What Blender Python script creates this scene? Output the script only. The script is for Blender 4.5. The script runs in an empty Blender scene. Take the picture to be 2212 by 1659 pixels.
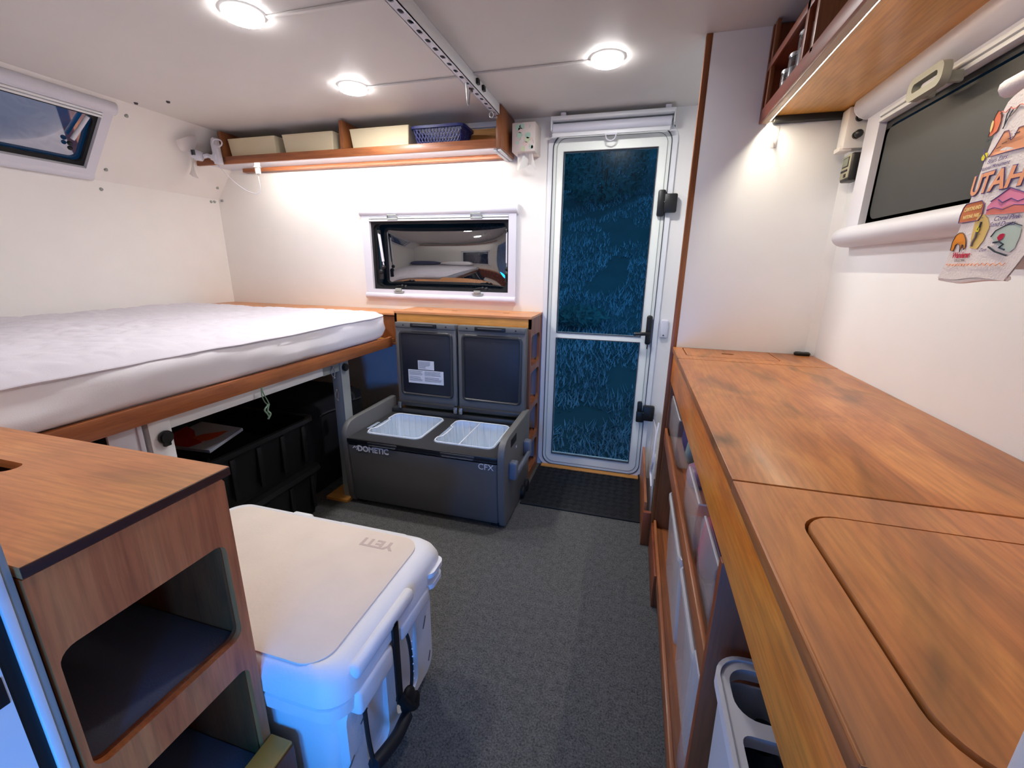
import bpy, bmesh, math, random
from mathutils import Vector, Matrix, noise
from mathutils.geometry import tessellate_polygon
random.seed(7)
SC = bpy.context.scene
COL = SC.collection
PI = math.pi

# ------------------------------------------------------------------ camera
cam_d = bpy.data.cameras.new('camera'); cam = bpy.data.objects.new('camera', cam_d); COL.objects.link(cam)
cam_d.sensor_fit = 'HORIZONTAL'; cam_d.sensor_width = 36.0
cam_d.lens = 918.93 / 2212 * 36.0
cam_d.clip_start = 0.02; cam_d.clip_end = 200
_r = Vector((0.96170769, 0.2737003, 0.01436864)); _u = Vector((-0.08623191, 0.25239938, 0.96377311)); _f = Vector((-0.26015835, 0.92810705, -0.26633613))
cam.matrix_world = Matrix(((_r.x, _u.x, -_f.x, 0), (_r.y, _u.y, -_f.y, 0), (_r.z, _u.z, -_f.z, 1.2), (0, 0, 0, 1)))
SC.camera = cam

# ------------------------------------------------------------------ world, exposure
def lin(c): return tuple(((v/255)/12.92 if v/255 <= 0.04045 else ((v/255+0.055)/1.055)**2.4) for v in c)
def C4(c): return (*lin(c), 1.0)
W = bpy.data.worlds.new('world'); SC.world = W; W.use_nodes = True
wn = W.node_tree; bg = wn.nodes['Background']
bg.inputs[0].default_value = (0.025, 0.16, 0.36, 1); bg.inputs[1].default_value = 1.1
SC.view_settings.view_transform = 'Standard'; SC.view_settings.look = 'None'
SC.view_settings.gamma = 1.0; SC.view_settings.use_curve_mapping = False
SC.view_settings.exposure = 0.42
SC.cycles.use_denoising = True
SC.cycles.max_bounces = 10; SC.cycles.diffuse_bounces = 6; SC.cycles.transparent_max_bounces = 12
SC.cycles.sample_clamp_indirect = 6.0
SC.cycles.caustics_reflective = False; SC.cycles.caustics_refractive = False

PUCK = 200.0; LED_BACK = 56.0; LED_RIGHT = 180.0; CAB = 3.4
# bluish light in the vehicle cab behind the camera (dusk coming through the cab glass)
ld = bpy.data.lights.new('cab_light', 'AREA'); ld.shape = 'RECTANGLE'; ld.size = 0.42; ld.size_y = 0.4; ld.spread = math.radians(95); ld.energy = CAB
ld.color = (0.0, 0.30, 1.0)
lo = bpy.data.objects.new('cab_light', ld); COL.objects.link(lo); lo.location = (-0.36, -0.80, 0.60)
lo.rotation_euler = (Vector((-0.10, 1.0, -0.34))).to_track_quat('-Z', 'Y').to_euler()

l2 = bpy.data.lights.new('cab_light', 'AREA'); l2.shape = 'RECTANGLE'; l2.size = 0.16; l2.size_y = 0.3; l2.energy = 1.3; l2.spread = math.radians(60)  # added second beam, aimed to turn the wall under the bed blue
l2.color = (0.04, 0.28, 1.0)
added_beam = bpy.data.objects.new('cab_light', l2); COL.objects.link(added_beam); added_beam.location = (0.12, -0.78, 0.66)
added_beam.rotation_euler = (Vector((-1.60, 3.18, -0.12))).to_track_quat('-Z', 'Y').to_euler()

# ------------------------------------------------------------------ materials
def newmat(name):
    m = bpy.data.materials.new(name); m.use_nodes = True
    nt = m.node_tree; return m, nt, nt.nodes['Principled BSDF']
def plain(name, rgb, rough=0.5, metal=0.0, spec=0.5, bump=0.0, bscale=200, var=0.0, vscale=8, emit=None, es=0, trans=0.0, ior=1.45, alpha=1.0, sheen=0):
    m, nt, b = newmat(name)
    b.inputs['Base Color'].default_value = C4(rgb); b.inputs['Roughness'].default_value = rough
    b.inputs['Metallic'].default_value = metal; b.inputs['Specular IOR Level'].default_value = spec
    b.inputs['IOR'].default_value = ior
    tc = nt.nodes.new('ShaderNodeTexCoord')
    n2 = nt.nodes.new('ShaderNodeTexNoise'); n2.inputs['Scale'].default_value = vscale; n2.inputs['Detail'].default_value = 4
    nt.links.new(tc.outputs['Object'], n2.inputs['Vector'])
    mx = nt.nodes.new('ShaderNodeMix'); mx.data_type = 'RGBA'
    a = lin(rgb); v = max(var, 0.03)
    mx.inputs[6].default_value = (*[x*(1-v) for x in a], 1); mx.inputs[7].default_value = (*[min(1, x*(1+v)) for x in a], 1)
    nt.links.new(n2.outputs['Fac'], mx.inputs[0]); nt.links.new(mx.outputs[2], b.inputs['Base Color'])
    if bump:
        n = nt.nodes.new('ShaderNodeTexNoise'); n.inputs['Scale'].default_value = bscale; n.inputs['Detail'].default_value = 3
        bp = nt.nodes.new('ShaderNodeBump'); bp.inputs['Strength'].default_value = bump; bp.inputs['Distance'].default_value = 0.002
        nt.links.new(tc.outputs['Object'], n.inputs['Vector']); nt.links.new(n.outputs['Fac'], bp.inputs['Height'])
        nt.links.new(bp.outputs['Normal'], b.inputs['Normal'])
    if emit: b.inputs['Emission Color'].default_value = C4(emit); b.inputs['Emission Strength'].default_value = es
    if trans: b.inputs['Transmission Weight'].default_value = trans
    if alpha < 1: b.inputs['Alpha'].default_value = alpha
    if sheen: b.inputs['Sheen Weight'].default_value = sheen
    return m
def wood(name, cols, axis='Y', rough=0.35, across=14.0, plank=0.0, smoky=0.35, coat=0.0, seed=0.0, knots=0.6):
    """cols dark, mid, light; grain runs along `axis`"""
    m, nt, b = newmat(name); L = nt.links.new; N = nt.nodes.new
    tc = N('ShaderNodeTexCoord')
    def mapping(sc, loc=(0, 0, 0)):
        mp = N('ShaderNodeMapping'); mp.inputs['Scale'].default_value = sc; mp.inputs['Location'].default_value = loc
        L(tc.outputs['Object'], mp.inputs['Vector']); return mp
    i = 'XYZ'.index(axis)
    s1 = [across]*3; s1[i] = 1.0
    # low-frequency warp makes cathedral figures
    warp = N('ShaderNodeTexNoise'); warp.inputs['Scale'].default_value = 2.6; warp.inputs['Detail'].default_value = 2
    s0 = [2.2]*3; s0[i] = 0.8
    L(mapping(s0, (seed, seed, seed)).outputs[0], warp.inputs['Vector'])
    mp = mapping(s1, (seed*3, seed, 0))
    add = N('ShaderNodeVectorMath'); add.operation = 'MULTIPLY_ADD'
    add.inputs[1].default_value = (knots*3.2,)*3
    L(warp.outputs['Color'], add.inputs[0]); L(mp.outputs[0], add.inputs[2])
    gr = N('ShaderNodeTexNoise'); gr.inputs['Scale'].default_value = 1.0; gr.inputs['Detail'].default_value = 7; gr.inputs['Roughness'].default_value = 0.62; gr.inputs['Distortion'].default_value = 0.5
    L(add.outputs[0], gr.inputs['Vector'])
    rp = N('ShaderNodeValToRGB'); e = rp.color_ramp.elements
    e[0].position = 0.28; e[0].color = C4(cols[0]); e[1].position = 0.72; e[1].color = C4(cols[2])
    k = e.new(0.48); k.color = C4(cols[1])
    L(gr.outputs['Fac'], rp.inputs['Fac'])
    # fine pores
    s2 = [170.0]*3; s2[i] = 9.0
    fp = N('ShaderNodeTexNoise'); fp.inputs['Scale'].default_value = 1.0; fp.inputs['Detail'].default_value = 3
    L(mapping(s2).outputs[0], fp.inputs['Vector'])
    fr = N('ShaderNodeMapRange'); fr.inputs[1].default_value = 0.35; fr.inputs[2].default_value = 0.6; fr.inputs[3].default_value = 0.82; fr.inputs[4].default_value = 1.04
    L(fp.outputs['Fac'], fr.inputs[0])
    mul = N('ShaderNodeMix'); mul.data_type = 'RGBA'; mul.blend_type = 'MULTIPLY'; mul.inputs[0].default_value = 1
    L(rp.outputs['Color'], mul.inputs[6]); L(fr.outputs[0], mul.inputs[7])
    out = mul.outputs[2]
    # smoky heartwood patches
    s3 = [7.0]*3; s3[i] = 2.2
    sm = N('ShaderNodeTexNoise'); sm.inputs['Scale'].default_value = 1.0; sm.inputs['Detail'].default_value = 4; sm.inputs['Distortion'].default_value = 1.4
    L(mapping(s3, (seed+4, 2, seed)).outputs[0], sm.inputs['Vector'])
    sr = N('ShaderNodeMapRange'); sr.inputs[1].default_value = 0.52; sr.inputs[2].default_value = 0.72; sr.inputs[3].default_value = 0.0; sr.inputs[4].default_value = smoky
    L(sm.outputs['Fac'], sr.inputs[0])
    m2 = N('ShaderNodeMix'); m2.data_type = 'RGBA'; L(sr.outputs[0], m2.inputs[0]); L(out, m2.inputs[6])
    m2.inputs[7].default_value = C4(tuple(int(c*0.62) for c in cols[0][:1]) + tuple(int(c*0.75) for c in cols[0][1:]))
    out = m2.outputs[2]
    if plank:
        j = 0 if axis != 'X' else 1
        sep = N('ShaderNodeSeparateXYZ'); L(tc.outputs['Object'], sep.inputs[0])
        dv = N('ShaderNodeMath'); dv.operation = 'DIVIDE'; dv.inputs[1].default_value = plank; L(sep.outputs[j], dv.inputs[0])
        fl = N('ShaderNodeMath'); fl.operation = 'FLOOR'; L(dv.outputs[0], fl.inputs[0])
        wnz = N('ShaderNodeTexWhiteNoise'); wnz.noise_dimensions = '1D'; L(fl.outputs[0], wnz.inputs['W'])
        pr = N('ShaderNodeMapRange'); pr.inputs[3].default_value = 0.78; pr.inputs[4].default_value = 1.14; L(wnz.outputs['Value'], pr.inputs[0])
        m3 = N('ShaderNodeMix'); m3.data_type = 'RGBA'; m3.blend_type = 'MULTIPLY'; m3.inputs[0].default_value = 1
        L(out, m3.inputs[6]); L(pr.outputs[0], m3.inputs[7]); out = m3.outputs[2]
    L(out, b.inputs['Base Color'])
    b.inputs['Roughness'].default_value = rough
    if coat: b.inputs['Coat Weight'].default_value = coat; b.inputs['Coat Roughness'].default_value = 0.18
    bp = N('ShaderNodeBump'); bp.inputs['Strength'].default_value = 0.12; bp.inputs['Distance'].default_value = 0.001
    L(fp.outputs['Fac'], bp.inputs['Height']); L(bp.outputs['Normal'], b.inputs['Normal'])
    return m
def glass(name, tint, refl, opac, rough=0.02, see=(0.5, 0.6, 0.7), fr=0.5):
    """tinted sheet: transparent tint + dark body, mirror part on top"""
    m = bpy.data.materials.new(name); m.use_nodes = True; nt = m.node_tree; nt.nodes.clear(); N = nt.nodes.new; L = nt.links.new
    o = N('ShaderNodeOutputMaterial'); t = N('ShaderNodeBsdfTransparent'); t.inputs[0].default_value = (*see, 1)
    d = N('ShaderNodeBsdfDiffuse'); d.inputs[0].default_value = C4(tint)
    m1 = N('ShaderNodeMixShader'); m1.inputs[0].default_value = opac; L(t.outputs[0], m1.inputs[1]); L(d.outputs[0], m1.inputs[2])
    g = N('ShaderNodeBsdfGlossy'); g.inputs['Roughness'].default_value = rough
    lw = N('ShaderNodeLayerWeight'); lw.inputs[0].default_value = 0.35
    mr = N('ShaderNodeMapRange'); mr.inputs[3].default_value = refl; mr.inputs[4].default_value = min(1, refl+fr); L(lw.outputs['Fresnel'], mr.inputs[0])
    m2 = N('ShaderNodeMixShader'); L(mr.outputs[0], m2.inputs[0]); L(m1.outputs[0], m2.inputs[1]); L(g.outputs[0], m2.inputs[2]); L(m2.outputs[0], o.inputs[0])
    return m
def emis(name, rgb, s):
    m = bpy.data.materials.new(name); m.use_nodes = True; nt = m.node_tree; nt.nodes.clear()
    o = nt.nodes.new('ShaderNodeOutputMaterial'); e = nt.nodes.new('ShaderNodeEmission'); e.inputs[0].default_value = (*rgb, 1); e.inputs[1].default_value = s
    nt.links.new(e.outputs[0], o.inputs[0]); return m

M = {}
M['wall'] = plain('white_laminate_panel', (234, 231, 227), 0.38, bump=0.03, bscale=60)
M['wallr'] = plain('white_laminate_panel_brightened', (240, 243, 247), 0.38, bump=0.03, bscale=60)  # same laminate, made whiter and cooler to offset warm light bounced off wood
M['ceil'] = plain('ceiling_panel', (215, 211, 207), 0.5, bump=0.03, bscale=60)
M['white'] = plain('white_plastic', (212, 212, 222), 0.35)
M['alu'] = plain('white_painted_aluminium', (226, 228, 230), 0.35)
M['door'] = plain('door_leaf_paint', (236, 240, 233), 0.4)
M['seal'] = plain('grey_rubber_seal', (70, 70, 76), 0.6)
M['black'] = plain('black_plastic', (24, 24, 26), 0.42)
M['blackr'] = plain('black_rubber', (12, 12, 15), 0.6)
M['metal'] = plain('brushed_steel', (170, 172, 176), 0.3, metal=0.9)
M['greyp'] = plain('grey_plastic', (150, 156, 152), 0.45)
M['sage'] = plain('pale_olive_plastic', (150, 151, 140), 0.5)
M['darkm'] = plain('charcoal_shell', (100, 100, 99), 0.5, bump=0.15, bscale=900)
M['deck'] = plain('dark_fridge_deck', (50, 50, 52), 0.38, bump=0.05, bscale=600)
M['lidin'] = plain('dark_lid_lining', (30, 33, 44), 0.5)
M['liner'] = plain('pale_fridge_liner', (222, 234, 248), 0.3)
M['wire'] = plain('white_coated_wire', (232, 236, 240), 0.35)
M['print'] = plain('silver_print', (225, 226, 230), 0.5)
M['paper'] = plain('white_label_paper', (205, 210, 220), 0.6)
M['ink'] = plain('grey_ink', (110, 116, 130), 0.7)
M['cream'] = plain('cream_canvas', (216, 202, 168), 0.8, bump=0.2, bscale=300)
M['navy'] = plain('navy_plastic', (38, 44, 104), 0.4)
M['cooler'] = plain('white_rotomoulded', (222, 222, 226), 0.5, bump=0.25, bscale=180)
M['pad'] = plain('beige_foam_pad', (222, 208, 196), 0.85, bump=0.2, bscale=120, var=0.10, vscale=9)
M['padink'] = plain('faded_beige_lettering', (196, 176, 166), 0.85)
M['scuff'] = plain('brown_scuff', (110, 84, 74), 0.8)
M['sheet'] = plain('white_sheet_fabric', (246, 243, 248), 0.85, bump=0.15, bscale=400, sheen=0.2)
M['quilt'] = plain('quilted_cotton', (207, 202, 211), 0.9, bump=0.25, bscale=300, sheen=0.2)
M['mat'] = plain('black_rubber_mat', (20, 20, 23), 0.75, bump=0.6, bscale=60)
M['clear'] = None
def clearmat(name, tint, op):
    m = bpy.data.materials.new(name); m.use_nodes = True; nt = m.node_tree; nt.nodes.clear(); N = nt.nodes.new; L = nt.links.new
    o = N('ShaderNodeOutputMaterial'); t = N('ShaderNodeBsdfTransparent'); t.inputs[0].default_value = (*[0.97]*3, 1)
    p = N('ShaderNodeBsdfPrincipled'); p.inputs['Base Color'].default_value = C4(tint); p.inputs['Roughness'].default_value = 0.15
    lw = N('ShaderNodeLayerWeight'); lw.inputs[0].default_value = 0.4
    mr = N('ShaderNodeMapRange'); mr.inputs[3].default_value = op; mr.inputs[4].default_value = min(1, op+0.22); L(lw.outputs['Facing'], mr.inputs[0])
    mx = N('ShaderNodeMixShader'); L(mr.outputs[0], mx.inputs[0]); L(t.outputs[0], mx.inputs[1]); L(p.outputs[0], mx.inputs[2]); L(mx.outputs[0], o.inputs[0]); return m
M['clear'] = clearmat('clear_acrylic', (225, 220, 222), 0.05)
M['frost'] = clearmat('frosted_plastic', (226, 222, 226), 0.42)
M['fanblade'] = clearmat('translucent_fan_blade', (212, 208, 208), 0.75)
WC = ((132, 78, 46), (188, 117, 72), (206, 138, 88))
M['counter'] = wood('counter_acacia', ((156, 94, 48), (184, 114, 60), (208, 140, 74)), 'Y', 0.40, 6, plank=0.115, smoky=0.8, coat=0.12, knots=1.5)
M['apron'] = wood('counter_front', ((196, 98, 30), (234, 138, 46), (246, 170, 72)), 'Y', 0.35, 6, smoky=0.45, coat=0.2, seed=2.3)
M['cabtop'] = wood('cabinet_top', ((188, 122, 78), (205, 137, 86), (222, 156, 96)), 'X', 0.38, 6, smoky=0.45, coat=0.15, seed=5.1, knots=0.8)
M['cabside'] = wood('cabinet_side', ((156, 80, 44), (196, 108, 60), (214, 130, 74)), 'Z', 0.45, 16, smoky=0.4, coat=0.1, seed=1.2, knots=0.15)
M['brown'] = wood('stained_wood', ((120, 66, 38), (160, 94, 54), (186, 118, 70)), 'Y', 0.42, 14, smoky=0.3, coat=0.1, seed=3.0, knots=0.3)
M['brownx'] = wood('stained_wood_x', ((112, 60, 34), (158, 92, 52), (186, 116, 70)), 'X', 0.42, 14, smoky=0.3, coat=0.1, seed=3.6, knots=0.3)
M['brownz'] = wood('stained_wood_z', ((92, 50, 28), (136, 80, 42), (164, 102, 56)), 'Z', 0.42, 14, smoky=0.3, coat=0.1, seed=4.1, knots=0.3)
M['darkw'] = wood('dark_wood', ((100, 46, 30), (134, 64, 40), (152, 80, 50)), 'Y', 0.4, 14, smoky=0.3, seed=6.0, knots=0.2)
M['darkwz'] = wood('dark_wood_z', ((100, 48, 26), (130, 64, 34), (146, 78, 42)), 'Z', 0.4, 14, smoky=0.3, seed=6.5, knots=0.2)
M['ply'] = wood('pale_ply', ((192, 126, 54), (208, 144, 66), (220, 162, 84)), 'X', 0.5, 8, smoky=0.1, seed=7.7, knots=0.3)
M['under'] = wood('under_cabinet_ply', ((190, 128, 54), (206, 146, 70), (218, 162, 86)), 'Y', 0.35, 5, smoky=0.3, coat=0.2, seed=8.8, knots=0.7)
M['edge'] = plain('dark_edge', (60, 26, 20), 0.5)
M['greyfelt'] = plain('grey_shelf_lining', (92, 92, 104), 0.9, bump=0.3, bscale=300)
# carpet
def carpet():
    m, nt, b = newmat('charcoal_carpet'); L = nt.links.new; N = nt.nodes.new
    tc = N('ShaderNodeTexCoord')
    n = N('ShaderNodeTexNoise'); n.inputs['Scale'].default_value = 190; n.inputs['Detail'].default_value = 5; n.inputs['Roughness'].default_value = 0.8; L(tc.outputs['Object'], n.inputs[0])
    n2 = N('ShaderNodeTexNoise'); n2.inputs['Scale'].default_value = 45; n2.inputs['Detail'].default_value = 3; L(tc.outputs['Object'], n2.inputs[0])
    ad = N('ShaderNodeMath'); ad.operation = 'MULTIPLY_ADD'; ad.inputs[1].default_value = 0.18; L(n2.outputs[0], ad.inputs[0]); L(n.outputs[0], ad.inputs[2])
    r = N('ShaderNodeValToRGB'); e = r.color_ramp.elements; e[0].position = 0.40; e[0].color = C4((34, 35, 38)); e[1].position = 0.80; e[1].color = C4((122, 122, 121)); L(ad.outputs[0], r.inputs[0])
    L(r.outputs[0], b.inputs['Base Color']); b.inputs['Roughness'].default_value = 0.95; b.inputs['Specular IOR Level'].default_value = 0.1
    bp = N('ShaderNodeBump'); bp.inputs['Strength'].default_value = 0.8; bp.inputs['Distance'].default_value = 0.003; L(ad.outputs[0], bp.inputs['Height']); L(bp.outputs[0], b.inputs['Normal'])
    return m
M['carpet'] = carpet()
# dirty cooler side: smudges of grey brown
M['glassback'] = glass('dark_acrylic_mirrorish', (22, 20, 22), 0.30, 0.75, 0.015, (0.25, 0.25, 0.28))
M['glassleft'] = glass('dark_acrylic', (14, 18, 34), 0.13, 0.5, 0.03, (0.3, 0.35, 0.45))
M['blind'] = plain('charcoal_blind_fabric', (47, 48, 47), 0.55, bump=0.1, bscale=500)
M['flyscreen'] = glass('door_glass_with_screen', (30, 60, 90), 0.0, 0.05, 0.25, (0.85, 0.9, 0.92), 0.04)
M['puck'] = emis('puck_light_diffuser', (1.0, 0.98, 0.97), PUCK)
M['puckrim'] = emis('puck_light_rim', (1.0, 0.98, 1.0), 1.3)
M['ledb'] = emis('led_strip_white', (1.0, 0.95, 0.86), LED_BACK)
M['ledr'] = emis('led_strip_warm', (1.0, 0.90, 0.70), LED_RIGHT)
M['ledf'] = emis('led_strip_front', (1.0, 0.96, 0.90), 12.0)
M['grass'] = plain('dusk_grass', (196, 200, 206), 0.9, var=0.6, vscale=1.2)
M['leaf'] = plain('dusk_foliage', (96, 134, 122), 0.8, var=0.5, vscale=3)
M['soil'] = plain('dusk_ground', (84, 100, 96), 0.95, bump=0.6, bscale=8, var=0.4, vscale=1.5)

# ------------------------------------------------------------------ mesh builder
def rrect(x0, x1, y0, y1, r, n=5):
    pts = []
    for cx, cy, a0 in ((x1-r, y0+r, -PI/2), (x1-r, y1-r, 0), (x0+r, y1-r, PI/2), (x0+r, y0+r, PI)):
        for i in range(n+1):
            a = a0 + PI/2*i/n; pts.append((cx+r*math.cos(a), cy+r*math.sin(a)))
    return pts
class MB:
    def __init__(s, T=None): s.bm = bmesh.new(); s.T = T
    def _merge(s, t, smooth=True):
        me = bpy.data.meshes.new('t'); t.to_mesh(me); t.free(); s.bm.from_mesh(me); bpy.data.meshes.remove(me); return s
    def box(s, a, b, bev=0.0, seg=2):
        t = bmesh.new(); bmesh.ops.create_cube(t, size=1)
        for v in t.verts: v.co = Vector([(a[i]+b[i])/2 + v.co[i]*abs(b[i]-a[i]) for i in range(3)])
        if bev: bmesh.ops.bevel(t, geom=t.edges[:], offset=min(bev, 0.49*min(abs(b[i]-a[i]) for i in range(3))), segments=seg, profile=0.5, affect='EDGES')
        return s._merge(t)
    def cyl(s, p, q, r, r2=None, n=16, cap=True, bev=0):
        p = Vector(p); q = Vector(q); d = q-p; t = bmesh.new()
        bmesh.ops.create_cone(t, cap_ends=cap, segments=n, radius1=r, radius2=r if r2 is None else r2, depth=d.length)
        if bev: bmesh.ops.bevel(t, geom=[e for e in t.edges if len(e.link_faces) == 2 and any(len(f.verts) > 4 for f in e.link_faces)], offset=bev, segments=2, affect='EDGES')
        mt = Matrix.Translation((p+q)/2) @ d.to_track_quat('Z', 'Y').to_matrix().to_4x4(); bmesh.ops.transform(t, matrix=mt, verts=t.verts[:]); return s._merge(t)
    def ball(s, c, r, n=12, sc=(1, 1, 1)):
        t = bmesh.new(); bmesh.ops.create_uvsphere(t, u_segments=n, v_segments=max(6, n//2), radius=r)
        for v in t.verts: v.co = Vector((v.co.x*sc[0]+c[0], v.co.y*sc[1]+c[1], v.co.z*sc[2]+c[2]))
        return s._merge(t)
    def prism(s, pts, axis, lo, hi, bev=0.0):
        """2D polygon pts extruded along axis; 2D coords are the other two axes in xyz order"""
        t = bmesh.new()
        def P(u, v, w): return {'X': (w, u, v), 'Y': (u, w, v), 'Z': (u, v, w)}[axis]
        a = [t.verts.new(P(u, v, lo)) for u, v in pts]; b = [t.verts.new(P(u, v, hi)) for u, v in pts]
        n = len(pts)
        for i in range(n): t.faces.new((a[i], a[(i+1) % n], b[(i+1) % n], b[i]))
        t.faces.new(a[::-1]); t.faces.new(b)
        bmesh.ops.recalc_face_normals(t, faces=t.faces[:])
        if bev: bmesh.ops.bevel(t, geom=[e for e in t.edges if e.calc_face_angle(0) > 0.6], offset=bev, segments=2, profile=0.5, affect='EDGES')
        return s._merge(t)
    def plate(s, outer, holes, axis, lo, hi):
        def P(u, v, w): return Vector({'X': (w, u, v), 'Y': (u, w, v), 'Z': (u, v, w)}[axis])
        loops = [outer]+holes; flat = [p for l in loops for p in l]
        tr = tessellate_polygon([[Vector((u, v, 0)) for u, v in l] for l in loops])
        t = bmesh.new(); A = [t.verts.new(P(u, v, lo)) for u, v in flat]; B = [t.verts.new(P(u, v, hi)) for u, v in flat]
        for f in tr:
            try: t.faces.new([A[i] for i in f]); t.faces.new([B[i] for i in reversed(f)])
            except ValueError: pass
        o = 0
        for l in loops:
            n = len(l)
            for i in range(n): t.faces.new((A[o+i], A[o+(i+1) % n], B[o+(i+1) % n], B[o+i]))
            o += n
        bmesh.ops.recalc_face_normals(t, faces=t.faces[:]); return s._merge(t)
    def loft(s, rings, cap0=True, cap1=True, closed=False):
        t = bmesh.new(); R = [[t.verts.new(p) for p in r] for r in rings]; n = len(rings[0])
        for a, b in zip(R, R[1:]):
            for i in range(n): t.faces.new((a[i], a[(i+1) % n], b[(i+1) % n], b[i]))
        if cap0: t.faces.new(R[0][::-1])
        if cap1: t.faces.new(R[-1])
        bmesh.ops.recalc_face_normals(t, faces=t.faces[:]); return s._merge(t)
    def rloft(s, levels, n=5, cap0=True, cap1=True):
        """levels: (z, x0, x1, y0, y1, r)"""
        return s.loft([[(x, y, L[0]) for x, y in rrect(L[1], L[2], L[3], L[4], L[5], n)] for L in levels], cap0, cap1)
    def tube(s, pts, r, n=8, closed=False, flat=1.0):
        pts = [Vector(p) for p in pts]; m = len(pts); rings = []; up = None
        for i, p in enumerate(pts):
            a = pts[(i-1) % m] if (i > 0 or closed) else p; b = pts[(i+1) % m] if (i < m-1 or closed) else p
            d = (b-a).normalized()
            if up is None: up = d.orthogonal().normalized()
            up = (up - d*up.dot(d)); up = up.normalized() if up.length > 1e-6 else d.orthogonal().normalized()
            w = d.cross(up); rings.append([p + up*r*math.cos(2*PI*k/n) + w*r*flat*math.sin(2*PI*k/n) for k in range(n)])
        t = bmesh.new(); R = [[t.verts.new(q) for q in ring] for ring in rings]
        rr = list(zip(R, R[1:])) + ([(R[-1], R[0])] if closed else [])
        for a, b in rr:
            for i in range(n): t.faces.new((a[i], a[(i+1) % n], b[(i+1) % n], b[i]))
        if not closed: t.faces.new(R[0][::-1]); t.faces.new(R[-1])
        bmesh.ops.recalc_face_normals(t, faces=t.faces[:]); return s._merge(t)
    def grid(s, f, nu, nv):
        t = bmesh.new(); V = [[t.verts.new(f(i/nu, j/nv)) for j in range(nv+1)] for i in range(nu+1)]
        for i in range(nu):
            for j in range(nv): t.faces.new((V[i][j], V[i+1][j], V[i+1][j+1], V[i][j+1]))
        return s._merge(t)
    def build(s, name, mat, parent=None, ang=38):
        bm = s.bm
        if s.T: bmesh.ops.transform(bm, matrix=s.T, verts=bm.verts[:])
        org = parent_origin(parent)
        for v in bm.verts: v.co -= org
        for e in bm.edges:
            e.smooth = not (len(e.link_faces) == 2 and e.calc_face_angle(0) > math.radians(ang))
        for f in bm.faces: f.smooth = True
        me = bpy.data.meshes.new(name); bm.to_mesh(me); bm.free(); me.materials.append(mat)
        o = bpy.data.objects.new(name, me); COL.objects.link(o)
        if parent: o.parent = parent
        return o
def parent_origin(p):
    v = Vector((0, 0, 0))
    while p: v += Vector(p.location); p = p.parent
    return v
def tag(o, label=None, cat=None, group=None, kind=None):
    if label: o['label'] = label
    if cat: o['category'] = cat
    if group: o['group'] = group
    if kind: o['kind'] = kind
    return o
def thing(name, label, cat, loc, group=None):
    o = bpy.data.objects.new(name, None); COL.objects.link(o); o.location = loc; o.empty_display_size = 0.05
    return tag(o, label, cat, group)
def struct(name, mb, mat, label=None): return tag(mb.build(name, mat), label, None, None, 'structure')
def shift(o, d):   # recentre a top-level mesh at a sensible base point
    return o
def text(name, body, size, mat, T, parent=None, ext=0.0006, shear=0.0, bold=0.0, sx=1.0, remap=None):
    cu = bpy.data.curves.new(name, 'FONT'); cu.body = body; cu.size = size; cu.extrude = ext; cu.shear = shear; cu.offset = bold
    cu.align_x = 'CENTER'; cu.align_y = 'CENTER'; cu.resolution_u = 3
    ob = bpy.data.objects.new(name, cu); COL.objects.link(ob)
    bpy.context.view_layer.update()
    me = bpy.data.meshes.new_from_object(ob.evaluated_get(bpy.context.evaluated_depsgraph_get()))
    bpy.data.objects.remove(ob); bpy.data.curves.remove(cu)
    org = parent_origin(parent)
    for v in me.vertices:
        c = Vector((v.co.x*sx, v.co.y, v.co.z))
        v.co = (remap(c) if remap else T @ c) - org
    me.materials.append(mat); o = bpy.data.objects.new(name, me); COL.objects.link(o)
    if parent: o.parent = parent
    return o
def frame(o, ux, uy):
    ux = Vector(ux).normalized(); uy = Vector(uy).normalized(); n = ux.cross(uy)
    return Matrix(((ux.x, uy.x, n.x, o[0]), (ux.y, uy.y, n.y, o[1]), (ux.z, uy.z, n.z, o[2]), (0, 0, 0, 1)))
def ctrl(pts, n=6):
    """Catmull-Rom through pts"""
    P = [Vector(p) for p in pts]; P = [P[0]*2-P[1]] + P + [P[-1]*2-P[-2]]; out = []
    for i in range(1, len(P)-2):
        for k in range(n):
            t = k/n; a, b, c, d = P[i-1:i+3]
            out.append(0.5*((2*b)+(c-a)*t+(2*a-5*b+4*c-d)*t*t+(3*b-a-3*c+d)*t**3))
    out.append(P[-2]); return out

BW = 2.4245; LW = -2.746; RW = 0.632; CEIL = 1.942; CZ = 0.907; FY = 0.242

# ------------------------------------------------------------------ the shell
b = MB(); b.box((LW-0.05, -1.2, -0.06), (RW+0.1, BW+0.05, 0.0)); struct('floor', b, M['carpet'])
b = MB(); b.box((LW-0.05, FY-0.016, CEIL), (RW+0.05, BW+0.05, CEIL+0.05)); struct('ceiling', b, M['ceil'])
# back wall with the openings of door and window
DX0, DX1, DZ1 = -0.482, 0.118, 1.866
WX0, WX1, WZ0, WZ1 = -1.60, -0.695, 1.045, 1.475
b = MB(); b.plate([(LW, 0), (DX0, 0), (DX0, DZ1), (DX1, DZ1), (DX1, 0), (RW, 0), (RW, CEIL), (LW, CEIL)], [[(WX0, WZ0), (WX1, WZ0), (WX1, WZ1), (WX0, WZ1)]], 'Y', BW, BW+0.05)
struct('wall_back', b, M['wall'])
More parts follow.
